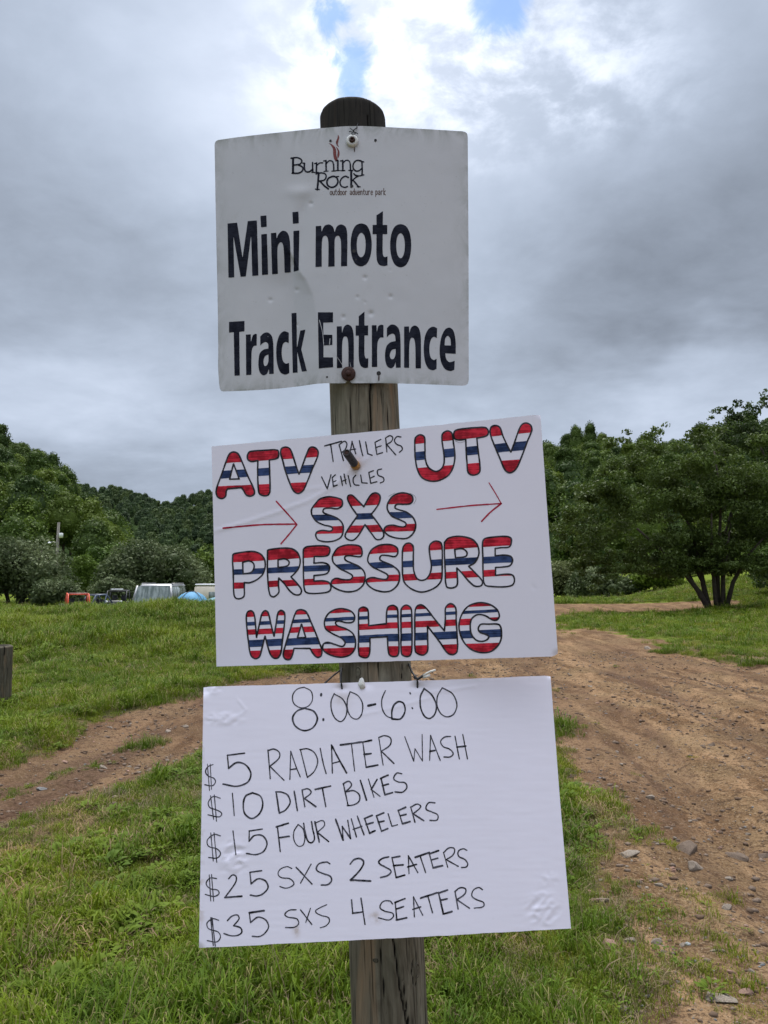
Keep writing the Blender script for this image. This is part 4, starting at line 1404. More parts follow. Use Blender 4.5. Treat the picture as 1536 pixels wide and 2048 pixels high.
trk = [poly(SI, ['112,975 236,967 236,1050 194,1054 198,1403 156,1406 150,1057 112,1060']),
       shape(SI, ['247,1077! 286,1074! 287,1140! 302,1085 322,1070 335,1072! 333,1165! 310,1168 294,1205 291,1397! 249,1401!']),
       shape(SI, ['362,1090! 392,1064 425,1060 455,1090 466,1150 470,1390! 434,1392! 431,1350! 415,1390 385,1402 357,1375 347,1310 357,1230 388,1197 427,1188! 424,1150 405,1136 382,1145 362,1165!', '427,1235! 400,1250 388,1290 395,1325 412,1325 427,1290']),
       shape(SI, ['590,1060! 550,1050 515,1082 494,1150 490,1235 500,1320 525,1380 560,1396 595,1385! 592,1302! 565,1308 543,1285 533,1220 543,1155 565,1135 590,1145!']),
       poly(SI, ['612,905 652,902 655,1190 682,1045 723,1036 690,1195 735,1368 695,1373 657,1210 661,1380 622,1383']),
       poly(SJ, ['143,898 264,898 264,978 186,981 187,1077 259,1078 259,1160 188,1163 188,1258 264,1259 265,1338 210,1342 150,1348']),
       shape(SJ, ['294,1011! 334,1010! 336,1065! 352,1015 380,996 413,1015 429,1080 430,1340! 388,1342! 386,1150 375,1096 350,1096 338,1150 337,1342! 295,1345!']),
       shape(SJ, ['470,930! 516,892! 516,1004! 545,1004! 545,1083! 516,1083! 516,1225 526,1266 547,1265! 545,1340! 520,1344 487,1327 471,1270 470,1085! 445,1085! 445,1004! 470,1004!']),
       shape(SJ, ['575,1001! 612,1001! 615,1060! 627,1010 650,997 668,1001! 668,1100! 640,1102 620,1145 618,1335! 575,1336!']),
       shape(SJ, ['695,1025! 725,998 760,1000 790,1030 803,1100 806,1340! 768,1342! 765,1295! 750,1333 725,1346 695,1325 680,1260 690,1175 720,1140 765,1128! 760,1085 745,1069 715,1078 695,1100!', '765,1190! 735,1200 718,1240 728,1270 750,1270 765,1230']),
       shape(SJ, ['833,1012! 872,1011! 875,1065! 890,1020 920,1004 950,1025 966,1090 968,1347! 925,1347! 922,1160 910,1107 888,1105 875,1160 873,1343! 833,1341!']),
       shape(SJ, ['1097,1025! 1065,1013 1028,1032 1000,1090 990,1190 1000,1290 1028,1348 1065,1362 1093,1350! 1093,1268! 1070,1280 1045,1258 1035,1190 1046,1120 1070,1094 1095,1105!']),
       shape(SJ, ['1246,1230! 1161,1226! 1172,1275 1197,1297 1238,1285! 1235,1358! 1205,1368 1160,1352 1127,1290 1117,1200 1130,1100 1160,1037 1195,1020 1228,1047 1245,1130', '1157,1163! 1162,1110 1182,1087 1202,1110 1208,1163!'])]
for grp in ([mini[0]], mini[1:3], [mini[3]], mini[4:6], *[[q] for q in mini[6:]], *[[q] for q in trk]):
    S_SIGN.put(grp, 'letter', I_PRINT, e_sign, 0.0004)


def pen(org, specs, k=4.0, wk=None, cell=0.8, var=0.25):
    """'w: x,y x,y ...' lines; widths in zoomed pixels"""
    out = []
    for ln in specs.strip().split('|'):
        ln = ln.strip()
        if not ln: continue
        w, pts = ln.split(':')
        P = parse(pts, org, k)
        path = spline(P, False, 5) if len(P) > 2 else [p[:2] for p in P]
        out.append(stroke_item(path, float(w) / k * (wk or 1), cell, var))
    return out


logo = pen(SK, '''20: 112,395 112,600|14: 85,393! 160,385 215,402 235,435 210,475 115,490|15: 190,488 245,520 245,565 195,600 100,603
|13: 250,462 275,465|15: 272,465 270,530 290,578 340,582 382,550|14: 385,455 388,585|11: 375,592 405,588|16: 440,460 438,592|10: 415,596 468,590|12: 415,468 440,460|11: 440,500 480,462 528,458
|16: 572,428 575,572|10: 543,577 602,572|12: 540,432 572,427|12: 572,475 615,430 660,436 678,480!|15: 678,480 682,570|10: 655,573 708,570
|16: 738,425 737,565|10: 708,566 762,565|12: 712,432 738,427|16: 806,427 808,565|10: 778,568 836,565|12: 775,432 806,427|12: 808,462 850,424 895,432 912,475|15: 912,475 915,560|10: 890,563 945,560
|14: 1062,430 1000,425 958,465 952,530 990,572 1040,565 1068,540|12: 1045,430 1100,446|15: 1075,440 1078,560 1075,622|12: 1100,626 1040,640 985,628 960,610
|18: 470,612 452,832|14: 435,612! 500,598 560,612 575,655 545,700 475,712|16: 490,715 545,775 605,822|11: 425,825 482,832
|16: 662,648 608,672 585,725 600,775 650,800 705,782 738,730 728,675 690,648 655,648|12: 695,652 748,648|14: 885,662 845,645 795,672 768,725 785,780 830,800 872,790
|20: 925,572 925,795|10: 903,565 942,572|13: 1022,645 985,665 935,712|15: 955,705 1030,795|10: 1008,792 1050,792|11: 962,612 985,638 1008,640''', K_LOGO, 1.35, 0.4, 0.1)
S_SIGN.put(logo, 'logo_lettering', I_PRINT, e_sign, 0.0004)
flame = [shape(SK, [s], K_LOGO, True, 0.5) for s in
         ('605,180! 650,197 695,235 715,290 718,350 732,415 712,432 685,400 673,340 668,265 640,210', '708,230! 742,262 762,315 755,365 735,400! 730,350 735,295',
          '740,60! 757,100 745,160 737,200 757,242! 722,210 711,165 733,112')]
S_SIGN.put(flame, 'logo_flame', I_LOGO, e_sign, 0.0004)

# small condensed tagline
TINY = {'o': ['0.5,0 0.15,0.2 0.1,0.7 0.5,1 0.88,0.7 0.85,0.2 0.5,0'], 'u': ['0.12,0 0.15,0.8 0.5,1 0.85,0.75', '0.85,0 0.88,1'], 't': ['0.45,-0.5 0.45,0.85 0.8,1', '0.1,0.02 0.85,0.0'],
        'd': ['0.85,0.2 0.45,0 0.12,0.5 0.45,1 0.85,0.75', '0.85,-0.6 0.88,1'], 'r': ['0.2,0 0.22,1', '0.22,0.35 0.5,0.02 0.85,0.05'],
        'a': ['0.15,0.15 0.5,0 0.82,0.2 0.85,1', '0.82,0.5 0.3,0.5 0.15,0.8 0.4,1 0.84,0.8'], 'v': ['0.1,0 0.48,1 0.88,0'], 'e': ['0.15,0.5 0.85,0.45 0.75,0.08 0.45,0 0.12,0.4 0.2,0.85 0.5,1 0.85,0.85'],
        'n': ['0.15,0 0.15,1', '0.15,0.25 0.5,0 0.82,0.2 0.85,1'], 'p': ['0.15,0 0.15,1.5', '0.15,0.2 0.55,0 0.88,0.4 0.6,0.95 0.15,0.85'], 'k': ['0.15,-0.6 0.15,1', '0.85,0 0.2,0.55 0.88,1.05']}
tag_items = []
for word, xa, xb, yb_, ym in (('outdoor', 628, 872, 852, 905), ('adventure', 905, 1232, 850, 902), ('park', 1262, 1412, 848, 902)):
    n = len(word); adv = (xb - xa) / n
    for i, ch in enumerate(word):
        for s in TINY[ch]:
            P = [(SK[0] + (xa + adv * (i + float(w.split(',')[0]) * 0.86)) / K_LOGO, SK[1] + (yb_ + (ym - yb_) * float(w.split(',')[1])) / K_LOGO, False) for w in s.split()]
            path = spline(P, False, 4) if len(P) > 2 else [p[:2] for p in P]
            tag_items.append(stroke_item(path, 8.5 / K_LOGO, 0.36, 0.05))
S_SIGN.put(tag_items, 'tagline', I_BROWN, e_sign, 0.0004)

# scratches through the paint and the drilled holes
scr = pen(SJ, '4: 155,960 180,1060 190,1165|4: 290,1245 340,1320|4: 240,1110 236,1155|3: 232,1190 275,1250|4: 270,1215 330,1305|3: 400,1300 408,1340', 4, 1.0, 0.5, 0.6)
S_SIGN.put(scr, 'scratch', M_SIGN, e_sign, 0.0007)
M_HOLE = plain('dark_hole', (0.02, 0.02, 0.02), 0.8)
M_RUST = plain('rusty_steel', (0.048, 0.019, 0.013), 0.75, 0.2, 0.5, 180)
M_WASH = plain('white_plastic_washer', (0.66, 0.67, 0.64), 0.4, var=0.08, scale=60)
M_BRASS = plain('stained_brass', (0.42, 0.22, 0.06), 0.45, 0.4, 0.4, 150)
M_BOLT = plain('dark_bolt', (0.035, 0.034, 0.036), 0.5, 0.4, 0.4, 200)
M_ZIP = plain('black_plastic_tie', (0.014, 0.014, 0.015), 0.45)
M_ROPE = plain('white_cord', (0.62, 0.62, 0.58), 0.8, scale=200)
M_FOAM = plain('torn_white_foam', (0.70, 0.70, 0.66), 0.8, scale=120)


def dot(x, y, r, mat=M_HOLE, off=0.0006, name='screw_hole', parent=e_sign, S=S_SIGN, ry=None):
    ry = ry or r
    S.put([(lambda X, Y: np.hypot((X - x) / r, (Y - y) / ry) * r - r, (x - r - 1, y - ry - 1, x + r + 1, y + ry + 1), 0.5)], name, mat, parent, off)


for x, y, r in ((661, 281.5, 2.6), (751, 280.5, 2.8), (704, 372, 2.8), (757.5, 746.5, 4.3), (654, 754, 2.0)): dot(x, y, r)
dot(708, 502, 3.4, M_HOLE); dot(712, 519, 2.0, M_HOLE)
dot(757.8, 756, 1.4, M_RUST, ry=6, name='rust_streak'); dot(709, 299, 1.0, M_RUST, ry=5, name='rust_streak')


def screw(px, py, rpx, prof, mat, name, parent, pt=sign_pt, axis=(0, -1, 0), n=28):
    c = pt(np.array([px]), np.array([py]), 0.0)[0]
    r = rpx / FPX * c[1]
    b = MB(); b.lathe(c, axis, [(a * r, h) for a, h in prof], n)
    return b.build(name, mat, parent, True), c, r


wsh, c, r = screw(704.5, 283, 13, [(0.5, -0.002), (1.0, 0.0), (1.02, 0.003), (0.93, 0.0065), (0.55, 0.0075), (0.46, 0.006)], M_WASH, 'washer', e_sign)
b = MB(); b.lathe(c + np.array([0, -0.006, 0]), (0, -1, 0), [(0.5 * r, 0), (0.5 * r, .003), (0.42 * r, .005), (0.22 * r, .005), (0.2 * r, 0.001)], 6); b.build('bolt_head', M_RUST, wsh)
rw, c, r = screw(697, 748, 14.5, [(0.5, -0.002), (1.0, 0.0), (1.0, 0.004), (0.92, 0.0055), (0.5, 0.0055)], M_RUST, 'washer', e_sign)
b = MB(); b.lathe(c + np.array([0, -0.005, 0]), (0, -1, 0), [(0.42 * r, 0), (0.42 * r, .003), (0.34 * r, .0055), (0.1 * r, .006)], 6); b.build('bolt_head', M_RUST, rw)
# twist of black wire over the sign's upper edge
b = MB()
wp = lambda x, y, o_: tuple(sign_pt(np.array([x]), np.array([y]), o_)[0])
b.tube([wp(716, 246, -.01), wp(713, 256, .004), wp(706, 261, .006), (wp(711, 267, .007)), wp(704, 270, .006)], .0014, 6)
b.tube([wp(700, 256, .003), wp(708, 262, .008), wp(703, 268, .006)], .0012, 6)
b.tube([wp(698, 263, .005), wp(712, 265, .007), wp(716, 268, .004)], .0011, 6)
b.build('wire_tie', M_ZIP, e_sign, True)

# ------------------------------------------------------------------ the two hand-lettered posters
def board_pt_factory(corn, crumple):
    TL, TR, BR, BL = [np.array(c, float) for c in corn]
    c0 = (TL + TR + BR + BL) / 4
    a = (TR + BR - TL - BL); b_ = (TL + TR - BL - BR)
    nrm = np.cross(a, b_); nrm /= np.linalg.norm(nrm)
    if nrm[1] > 0: nrm = -nrm            # towards the camera
    def pt(px, py, off=0.0):
        r = ray(px, py)
        h = crumple(np.asarray(px, float), np.asarray(py, float)) + off
        t = ((c0 @ nrm) + h) / (r @ nrm)
        p = r * t[..., None]; p[..., 2] += CAM_H
        return p
    return pt, nrm


def crease(px, py, pts, w, h):
    return h * np.exp(-(seg_dist(px, py, pts) / w) ** 2)


def crum1(px, py):
    z = 0.0006 * (fbm(px / 130, py / 130, 2, 51) - 0.5)
    z = z + crease(px, py, [(430, 1062), (500, 1042), (560, 1022), (620, 1000), (665, 974), (690, 950), (705, 935)], 2.6, 0.0012)
    z = z + crease(px, py, [(600, 980), (650, 975), (700, 958)], 2.4, 0.0007) + crease(px, py, [(716, 930), (738, 915), (760, 885), (775, 868)], 2.4, 0.0010)
    z = z - 0.003 * np.exp(-((px - 712) ** 2 + (py - 930) ** 2) / 14 ** 2)
    z = z + 0.0012 * np.exp(-((px - 1070) ** 2 + (py - 840) ** 2) / 10 ** 2) * np.sin(px * .9) + crease(px, py, [(1064, 1171), (1071, 1179)], 1.6, -.0008)
    z = z - 0.005 * sstep(np.hypot(px - 1116, py - 1311), 14, 0) - 0.003 * sstep(np.hypot(px - 1082, py - 828), 9, 0)
    return z


def crum2(px, py):
    z = 0.0008 * (fbm(px / 140, py / 140, 2, 52) - 0.5) + 0.00025 * (fbm(px / 40, py / 7, 2, 57) - 0.5)
    for cx_, cy_, rx, ry, A, f in ((1087, 1816, 32, 36, .0022, 19), (448, 1437, 38, 12, .0024, 14), (466, 1715, 28, 34, .0030, 18), (1100, 1757, 20, 12, .0012, 12), (424, 1380, 20, 9, .002, 12)):
        m_ = np.exp(-(((px - cx_) / rx) ** 2 + ((py - cy_) / ry) ** 2) ** 2)
        ridge = 1 - np.abs(2 * fbm(px / f + (py - cy_) * 0.04, py / (f * 0.8), 2, int(cx_)) - 1) * 1.6
        z = z + A * m_ * (ridge - 0.35)
    z = z + crease(px, py, [(476, 1400), (492, 1420), (480, 1430)], 1.6, .0010)
    z = z + crease(px, py, [(720, 1430), (790, 1415), (860, 1395)], 2.2, .0006) + crease(px, py, [(860, 1385), (950, 1372)], 3, .0006)
    z = z - 0.0035 * np.exp(-(((px - 683) / 12) ** 2 + ((py - 1377) / 6) ** 2)) - 0.003 * np.exp(-(((px - 835) / 12) ** 2 + ((py - 1374) / 6) ** 2)) - .003 * np.exp(-(((px - 732) / 12) ** 2 + ((py - 1368) / 9) ** 2))
    z = z - 0.006 * sstep(np.hypot(px - 406, py - 1373), 26, 0) - 0.004 * sstep(np.hypot(px - 1101, py - 1350), 10, 0) - 0.004 * sstep(np.hypot(px - 397, py - 1897), 14, 0)
    return z


def dirt1(px, py): return 0.9 * np.exp(-((px - 714) ** 2 + (py - 938) ** 2) / 12 ** 2)
def dirt2(px, py): return (0.9 * np.exp(-(((px - 592) / 7) ** 2 + ((py - 1858) / 13) ** 2)) + 0.8 * np.exp(-(((px - 752) / 12) ** 2 + ((py - 1835) / 10) ** 2))
                           + .4 * np.exp(-(((px - 400) / 8) ** 2)) * (fbm(px / 9, py / 9, 3, 3) > .55) + 0.35 * np.exp(-((px - 685) / 16) ** 2 - ((py - 1400) / 18) ** 2))


_s1, _s2 = 0.972, 0.962
C1 = np.array([[-.406, 1.789, .311], [.333, 1.611, .349], [.366, 1.638, -.159], [-.382, 1.778, -.198]]) * _s1
C2 = np.array([[-.390, 1.689, -.232], [.369, 1.737, -.213], [.386, 1.655, -.718], [-.371, 1.615, -.737]]) * _s2
pt1, n1_ = board_pt_factory(C1, crum1)
pt2, n2_ = board_pt_factory(C2, crum2)


def jag(pts, amp, seed, n=60):
    """slightly worn straight edge"""
    P = np.array(pts, float); t = np.linspace(0, 1, n)
    d = np.concatenate([[0], np.cumsum(np.hypot(*np.diff(P, axis=0).T))]); d /= d[-1]
    x = np.interp(t, d, P[:, 0]); y = np.interp(t, d, P[:, 1])
    w = amp * (fbm(t * 30, t * 0 + seed, 3, seed) - 0.5) * 2 * np.sin(np.pi * t) ** 0.3
    return np.stack([x, y + w], -1)


e_b1 = empty('striped_poster'); tag(e_b1, 'white poster with red, white and blue bubble letters reading Pressure Washing, on the post', 'poster')
sheet('board', jag([(423, 893), (660, 871), (760, 862), (1079, 829), (1081, 831)], 0.9, 5), jag([(433, 1333), (800, 1322), (1108, 1313), (1115, 1308)], 0.5, 6),
      [(423, 893), (428, 1100), (433, 1333)], [(1081, 830), (1098, 1070), (1116, 1309)], pt1, 0.005, 4.0, M_BOARD, e_b1, dirt1, 6)
e_b2 = empty('price_poster'); tag(e_b2, 'white poster listing hours and wash prices in thin black marker, lowest on the post', 'poster')
sheet('board', jag([(407, 1375), (420, 1373), (500, 1371), (820, 1362), (830, 1360), (840, 1361.5), (1098, 1351), (1101, 1353)], 0.9, 7), jag([(398, 1896), (800, 1876), (1142, 1857)], 1.1, 8),
      [(407, 1375), (403, 1620), (398, 1896)], [(1101, 1352), (1120, 1600), (1142, 1857)], pt2, 0.005, 3.0, M_BOARD, e_b2, dirt2, 6)
S1, S2 = Surf(pt1), Surf(pt2)
A_, B_, C_, D_ = (420, 820), (740, 820), (420, 1060), (740, 1060)

# (letter name, origin, outlines) ; bands: x-ref, [(row, slope)], colours between the rows
def bands_atv(X, Y): return 0
LINES = [
    ('ATV', A_, [['190,335 225,350 255,410 300,520 350,630 355,670 325,690 290,680 265,640 250,622! 140,632! 130,650 125,690 95,710 60,695 48,655 60,600 90,520 125,420 155,350', '188,432! 232,550! 158,552!'],
                 ['300,360 320,332 430,322 540,320 550,350 540,385 475,400! 478,500 480,650 465,680 430,686 395,670 385,620 380,500 382,405! 330,412 302,395'],
                 ['565,350 570,310 605,295 640,310 665,370 690,450 712,512! 740,440 775,345 800,300 840,300 865,330 862,370 820,470 780,570 745,645 705,668 670,650 640,590 600,480 580,400']],
     190, [(420, -.067), (480, -.067), (542, -.067), (604, -.045)], 'RWBWR'),
    ('UTV', B_, [['362,225 400,197 435,215 440,290 445,400 470,460 525,490 570,470 592,420 590,350 575,240 580,190 620,166 655,185 668,260 680,360 668,450 630,520 560,562 490,570 420,545 380,480 362,390 358,300'],
                 ['668,200 680,165 720,152 850,140 925,140 948,170 935,205 855,225! 865,320 880,440 875,500 825,522 785,500 775,420 768,320 765,235! 715,240 680,232'],
                 ['960,180 970,135 1005,122 1040,140 1065,210 1100,285 1127,335! 1155,260 1190,160 1215,115 1250,103 1285,120 1295,160 1260,250 1215,370 1170,470 1120,503 1080,480 1040,390 985,260']],
     400, [(268, -.10), (332, -.10), (400, -.096), (462, -.085)], 'RWBWR'),
    ('SXS', A_, [['845,745 880,710 945,693 1010,700 1055,720 1057,765 1020,790 960,785 915,790 905,815 940,835 1010,860 1055,900 1068,950 1050,1015 1000,1045 930,1055 865,1040 845,1005 855,975 900,962 960,968 980,955 970,935 910,920 850,890 815,840 812,795'],
                 ['1100,715 1105,685 1135,680 1170,710 1230,772! 1265,710 1290,675 1325,662 1360,685 1355,740 1325,790 1290,835! 1340,900 1385,970 1390,1010 1365,1035 1330,1035 1300,1000 1240,918! 1190,1000 1150,1040 1110,1040 1080,1010 1100,960 1180,845! 1130,775'],
                 ['1430,730 1460,690 1510,665 1570,665 1615,685 1623,725 1600,750 1550,755 1495,755 1480,780 1505,795 1570,815 1625,860 1647,920 1630,980 1580,1025 1510,1028 1430,1005 1392,965 1410,930 1460,920 1520,932 1560,930 1565,905 1520,880 1455,850 1420,800 1417,765']],
     880, [(780, -.045), (837, -.035), (885, -.03), (932, -.03), (990, -.03)], 'RWBWRW'),
    ('PRESSURE', C_, [['182,200 210,185 330,170 395,185 435,230 442,290 425,350 380,395 320,422 275,422! 275,470 272,530 240,550 205,545 190,510 185,350', '262,258! 310,248 345,265 352,300 330,338 265,350!'],
                      ['460,162! 480,155 560,145 650,148 700,180 722,240 712,300 680,345 648,375! 700,430 732,480 720,515 680,518 640,490 590,425 550,385! 548,440 550,500 510,535 480,520 465,440 458,300', '545,238! 600,232 632,255 620,285 545,300!'],
                      ['745,190 750,150 780,132 900,125 950,135 960,165 940,205 835,212! 832,265! 900,260 945,275 958,305 940,345 900,358 832,365! 832,408! 900,405 950,418 968,450 960,485 920,502 800,508 760,490 748,400 746,290'],
                      ['985,195 1020,145 1075,122 1140,118 1200,130 1218,170 1210,210 1170,213 1110,205 1080,215 1085,240 1130,262 1190,290 1232,330 1242,380 1225,440 1170,485 1090,495 1020,475 970,440 975,405 1010,385 1060,395 1120,395 1140,370 1110,345 1040,310 990,265 978,230'],
                      ['1270,195 1300,150 1360,120 1440,115 1495,140 1503,185 1480,213 1420,205 1370,205 1360,235 1400,258 1460,285 1510,330 1518,385 1500,440 1450,485 1390,495 1310,475 1255,430 1255,395 1300,380 1370,392 1415,390 1420,360 1370,330 1300,295 1262,250'],
                      ['1542,145 1565,110 1600,105 1625,130 1627,220 1630,320 1655,385 1690,402 1730,390 1760,345 1770,290 1755,180 1758,120 1800,88 1845,100 1858,150 1858,300 1852,400 1810,455 1730,492 1670,495 1600,465 1550,410 1538,300'],
                      ['1875,100! 1905,65 1970,50 2040,55 2100,75 2140,120 2152,190 2120,260 2070,290! 2130,350 2180,410 2170,445 2120,450 2070,410 2010,340 1975,305! 1980,380 1975,445 1930,465 1890,450 1880,300 1874,180', '1958,155! 2020,150 2055,180 2045,210 1965,222!'],
                      ['2180,100 2195,70 2240,58 2360,50 2405,62 2412,95 2395,135 2330,142 2282,148! 2282,205! 2350,200 2405,210 2422,245 2400,285 2340,297 2285,300! 2285,362! 2360,352 2420,360 2437,400 2420,440 2360,455 2250,452 2200,440 2185,380 2182,220']],
     300, [(252, -.061), (310, -.050), (355, -.045), (416, -.050), (466, -.048)], 'RWBWRW'),
    ('WASHING', C_, [['290,690 300,655 330,645 352,670 365,760 372,858! 395,750 415,670 440,645 465,660 485,740 512,848! 530,740 545,660 570,642 597,665 595,760 580,880 568,980 545,1022 510,1025 480,990 440,850! 415,950 395,1015 360,1030 325,1000 305,880 292,760'],
                     ['690,650 730,637 770,655 810,740 860,860 895,960 890,1005 860,1020 825,990 800,948! 672,948! 660,1000 640,1035 605,1035 585,1000 600,930 640,800', '732,755! 765,860! 700,862!'],
                     ['915,730 945,670 1000,635 1060,628 1130,650 1158,690 1145,735 1090,742 1030,728 1005,740 1020,765 1090,790 1145,830 1165,890 1155,960 1110,1005 1040,1018 960,1000 905,960 905,915 940,898 1000,915 1060,930 1080,900 1050,865 980,830 925,790'],
                     ['1188,660 1195,630 1230,615 1262,635 1268,700 1270,765! 1410,748! 1412,660 1425,615 1465,602 1498,625 1505,720 1510,850 1512,960 1500,1005 1460,1012 1430,990 1418,855! 1280,862! 1280,960 1265,1015 1230,1022 1192,1000 1188,850'],
                     ['1528,640 1545,610 1575,600 1608,625 1615,700 1615,960 1600,1005 1565,1012 1532,990 1528,820'],
                     ['1640,650 1655,610 1690,598 1730,625 1800,715 1875,805! 1882,700 1885,620 1925,588 1965,620 1970,720 1978,850 1978,970 1945,998 1900,985 1840,900 1740,770! 1742,880 1740,970 1710,1000 1670,995 1642,970 1638,820'],
                     ['2080,600 2160,580 2240,595 2300,640 2315,690 2295,720 2260,720 2200,685 2140,678 2095,710 2082,770 2095,840 2140,885 2200,885 2230,855 2205,835 2160,820 2145,790 2165,755 2230,752 2310,755 2330,790 2330,870 2300,930 2240,975 2160,980 2080,950 2020,880 1992,790 2000,710 2035,640']],
     320, [(695, -.045), (735, -.051), (765, -.054), (795, -.049), (838, -.044), (880, -.043), (937, -.040), (966, -.032)], 'RWBWRWBWR'),
]
t_lw = 13.0 / 4 / 2
for nm, org, letters, xr, rows, cols in LINES:
    for paths in letters:
        blk, red, blu = [], [], []
        pp = [spline(parse(s, org), True, 6) for s in paths]
        sd = closed_sdf(pp); bx = bbox(pp, 4)
        blk.append((lambda X, Y, sd=sd: np.abs(sd(X, Y) + 0.2) - t_lw * (1 + 0.35 * wob(X, Y, 12)), bx, 0.8))
        def band(X, Y, a, b_):
            xx = (X - org[0]) * 4; yy = (Y - org[1]) * 4
            f = np.full(X.shape, -1e3)
            w = 3.0 * wob(xx, yy * 0 + (a or 0), 90, 4)
            if a is not None: f = np.maximum(f, (rows[a][0] + rows[a][1] * (xx - xr)) + w - yy)
            if b_ is not None: f = np.maximum(f, yy - (rows[b_][0] + rows[b_][1] * (xx - xr)) - w)
            return f / 4
        for q, ch in enumerate(cols):
            if ch == 'W': continue
            a = q - 1 if q > 0 else None; b_ = q if q < len(rows) else None
            fn = lambda X, Y, sd=sd, a=a, b_=b_, band=band: np.maximum(sd(X, Y) + 0.6, band(X, Y, a, b_))
            y0, y1 = bx[1], bx[3]
            ys_ = []
            if a is not None: y0 = max(y0, org[1] + (rows[a][0] + min(rows[a][1] * (x_ * 4 - org[0] * 4 - xr) for x_ in (bx[0], bx[2]))) / 4 - 2)
            if b_ is not None: y1 = min(y1, org[1] + (rows[b_][0] + max(rows[b_][1] * (x_ * 4 - org[0] * 4 - xr) for x_ in (bx[0], bx[2]))) / 4 + 2)
            if y1 <= y0: continue
            (red if ch == 'R' else blu).append((fn, (bx[0], y0, bx[2], y1), 1.0))
        lt = S1.put(blk, 'letter', I_BLACK, e_b1, 0.0005)
        q1 = S1.put(red, 'red_stripes', I_RED, lt, 0.00025); q1['kind'] = 'stuff'
        q1 = S1.put(blu, 'blue_stripes', I_BLUE, lt, 0.00025); q1['kind'] = 'stuff'

S1.put(pen(A_, '''11: 105,945 400,918 690,912|10: 530,730! 620,830 695,915! 640,985 568,1070''') + pen(B_, '''10: 535,795 800,765 1048,748|8: 952,583 1000,660 1050,748|11: 1050,748 960,820 893,890'''),
       'arrows', I_ARROW, e_b1, 0.0004)
S1.put(pen(A_, '''10: 918,287 1052,250|9: 965,275 985,412|9: 1033,278 1052,345 1068,405|9: 1040,272 1075,250 1095,270 1082,315 1060,335|8: 1060,335 1112,395|9: 1137,250 1128,300 1118,345|9: 1135,250 1150,300 1166,350|8: 1120,318 1165,312
|9: 1195,245 1208,310 1222,365|9: 1245,255 1262,350! 1297,362|9: 1320,260 1335,355|9: 1335,355 1380,340|9: 1320,258 1367,235|8: 1330,298 1370,286
|9: 893,535 938,630|9: 938,630 968,518|9: 978,540 988,612! 1018,600|9: 978,540 1003,518|8: 982,577 1008,566|9: 1045,530 1060,605|8: 1052,572 1088,556|9: 1072,512 1088,590|9: 1105,525 1125,612|9: 1165,522 1145,550 1155,595 1192,602|9: 1205,520 1215,582! 1258,585|9: 1270,500 1286,586! 1335,573|9: 1270,500 1307,485|8: 1280,545 1314,530|9: 1372,472 1342,482 1345,520 1385,540 1390,568 1362,583''')
       + pen(B_, '''9: 125,225 135,335|9: 125,222 160,205 182,220 170,252 133,275|9: 133,275 205,358|9: 247,215 215,213 195,245 215,275 250,290 258,315 235,338'''), 'handwriting', I_BLACK, e_b1, 0.0004)
S1.put(pen(B_, '4: 148,690 185,670 200,662|4: 318,665 355,685 368,715 350,750|3: 680,245 720,262 760,250'), 'pencil_marks', I_PENCIL, e_b1, 0.0004)

E_, F_, G_, H_ = (396, 1350), (620, 1350), (396, 1620), (620, 1620)
hours = pen(E_, '''8: 850,97 795,112 758,160 765,225 820,262 880,250 915,200 905,130 848,97|12: 850,265 790,290 757,345 780,410 850,445 920,420 955,350 925,290 850,265
|16: 985,152 984,164|15: 1003,352 1003,362|9: 1090,148! 1065,210 1070,290 1100,350 1145,372 1182,330 1190,260 1155,190 1090,152!|9: 1217,133 1195,200 1197,280 1228,338 1275,352 1310,310 1316,230 1280,165 1217,133!|16: 1362,245 1418,233''') \
    + pen(F_, '''9: 603,125! 575,195 578,270 610,325 665,350!|12: 655,350! 655,290 672,240 712,212 750,230 760,290 725,350 660,352!|11: 799,142 803,150|10: 817,262 820,268|11: 914,108! 884,170 885,260 917,330 960,347 1000,310 1010,240 975,160 912,108!|9: 1058,102! 1020,170 1018,250 1050,312 1100,335 1152,310 1175,235 1140,150 1058,102!''')
l1 = pen(E_, '''8: 120,716 78,735 60,775 85,810 125,825 140,855 115,885 55,878|6: 75,712 92,925|6: 98,712 108,915|11: 372,625 235,642|9: 235,642 245,748|12: 245,746! 310,700 380,718 423,785 400,855 310,890 200,872!
|9: 560,600 578,828|10: 560,605! 605,592 650,618 648,665 575,730!|9: 575,730 688,842|8: 742,610 735,835|8: 742,610 785,735 818,815|10: 742,757 785,750|8: 820,600 845,700 875,820!|9: 875,820! 930,770 958,690 930,620 875,590 815,597!|9: 978,587 1000,700 1025,788|9: 1068,560 1075,785|12: 1068,560 1120,660 1188,782|10: 1075,707 1130,692|14: 1140,560 1308,536|8: 1228,552 1253,768|9: 1318,535 1345,738|13: 1345,738 1438,720|13: 1315,537 1388,522|13: 1330,635 1385,628''') \
    + pen(F_, '''8: 550,500 585,720|9: 550,500! 595,485 645,505 640,560 570,610!|10: 570,608 672,708|8: 758,493 830,688|7: 830,688 840,590|7: 840,590 900,688|7: 900,688 897,475|8: 965,483 957,683|8: 965,485 1042,683|12: 960,610 1002,603|9: 1125,492 1080,495 1045,530 1065,572 1115,592 1145,628 1122,655 1072,655|9: 1160,490 1195,672|8: 1222,475 1260,672|13: 1175,577 1245,568''')
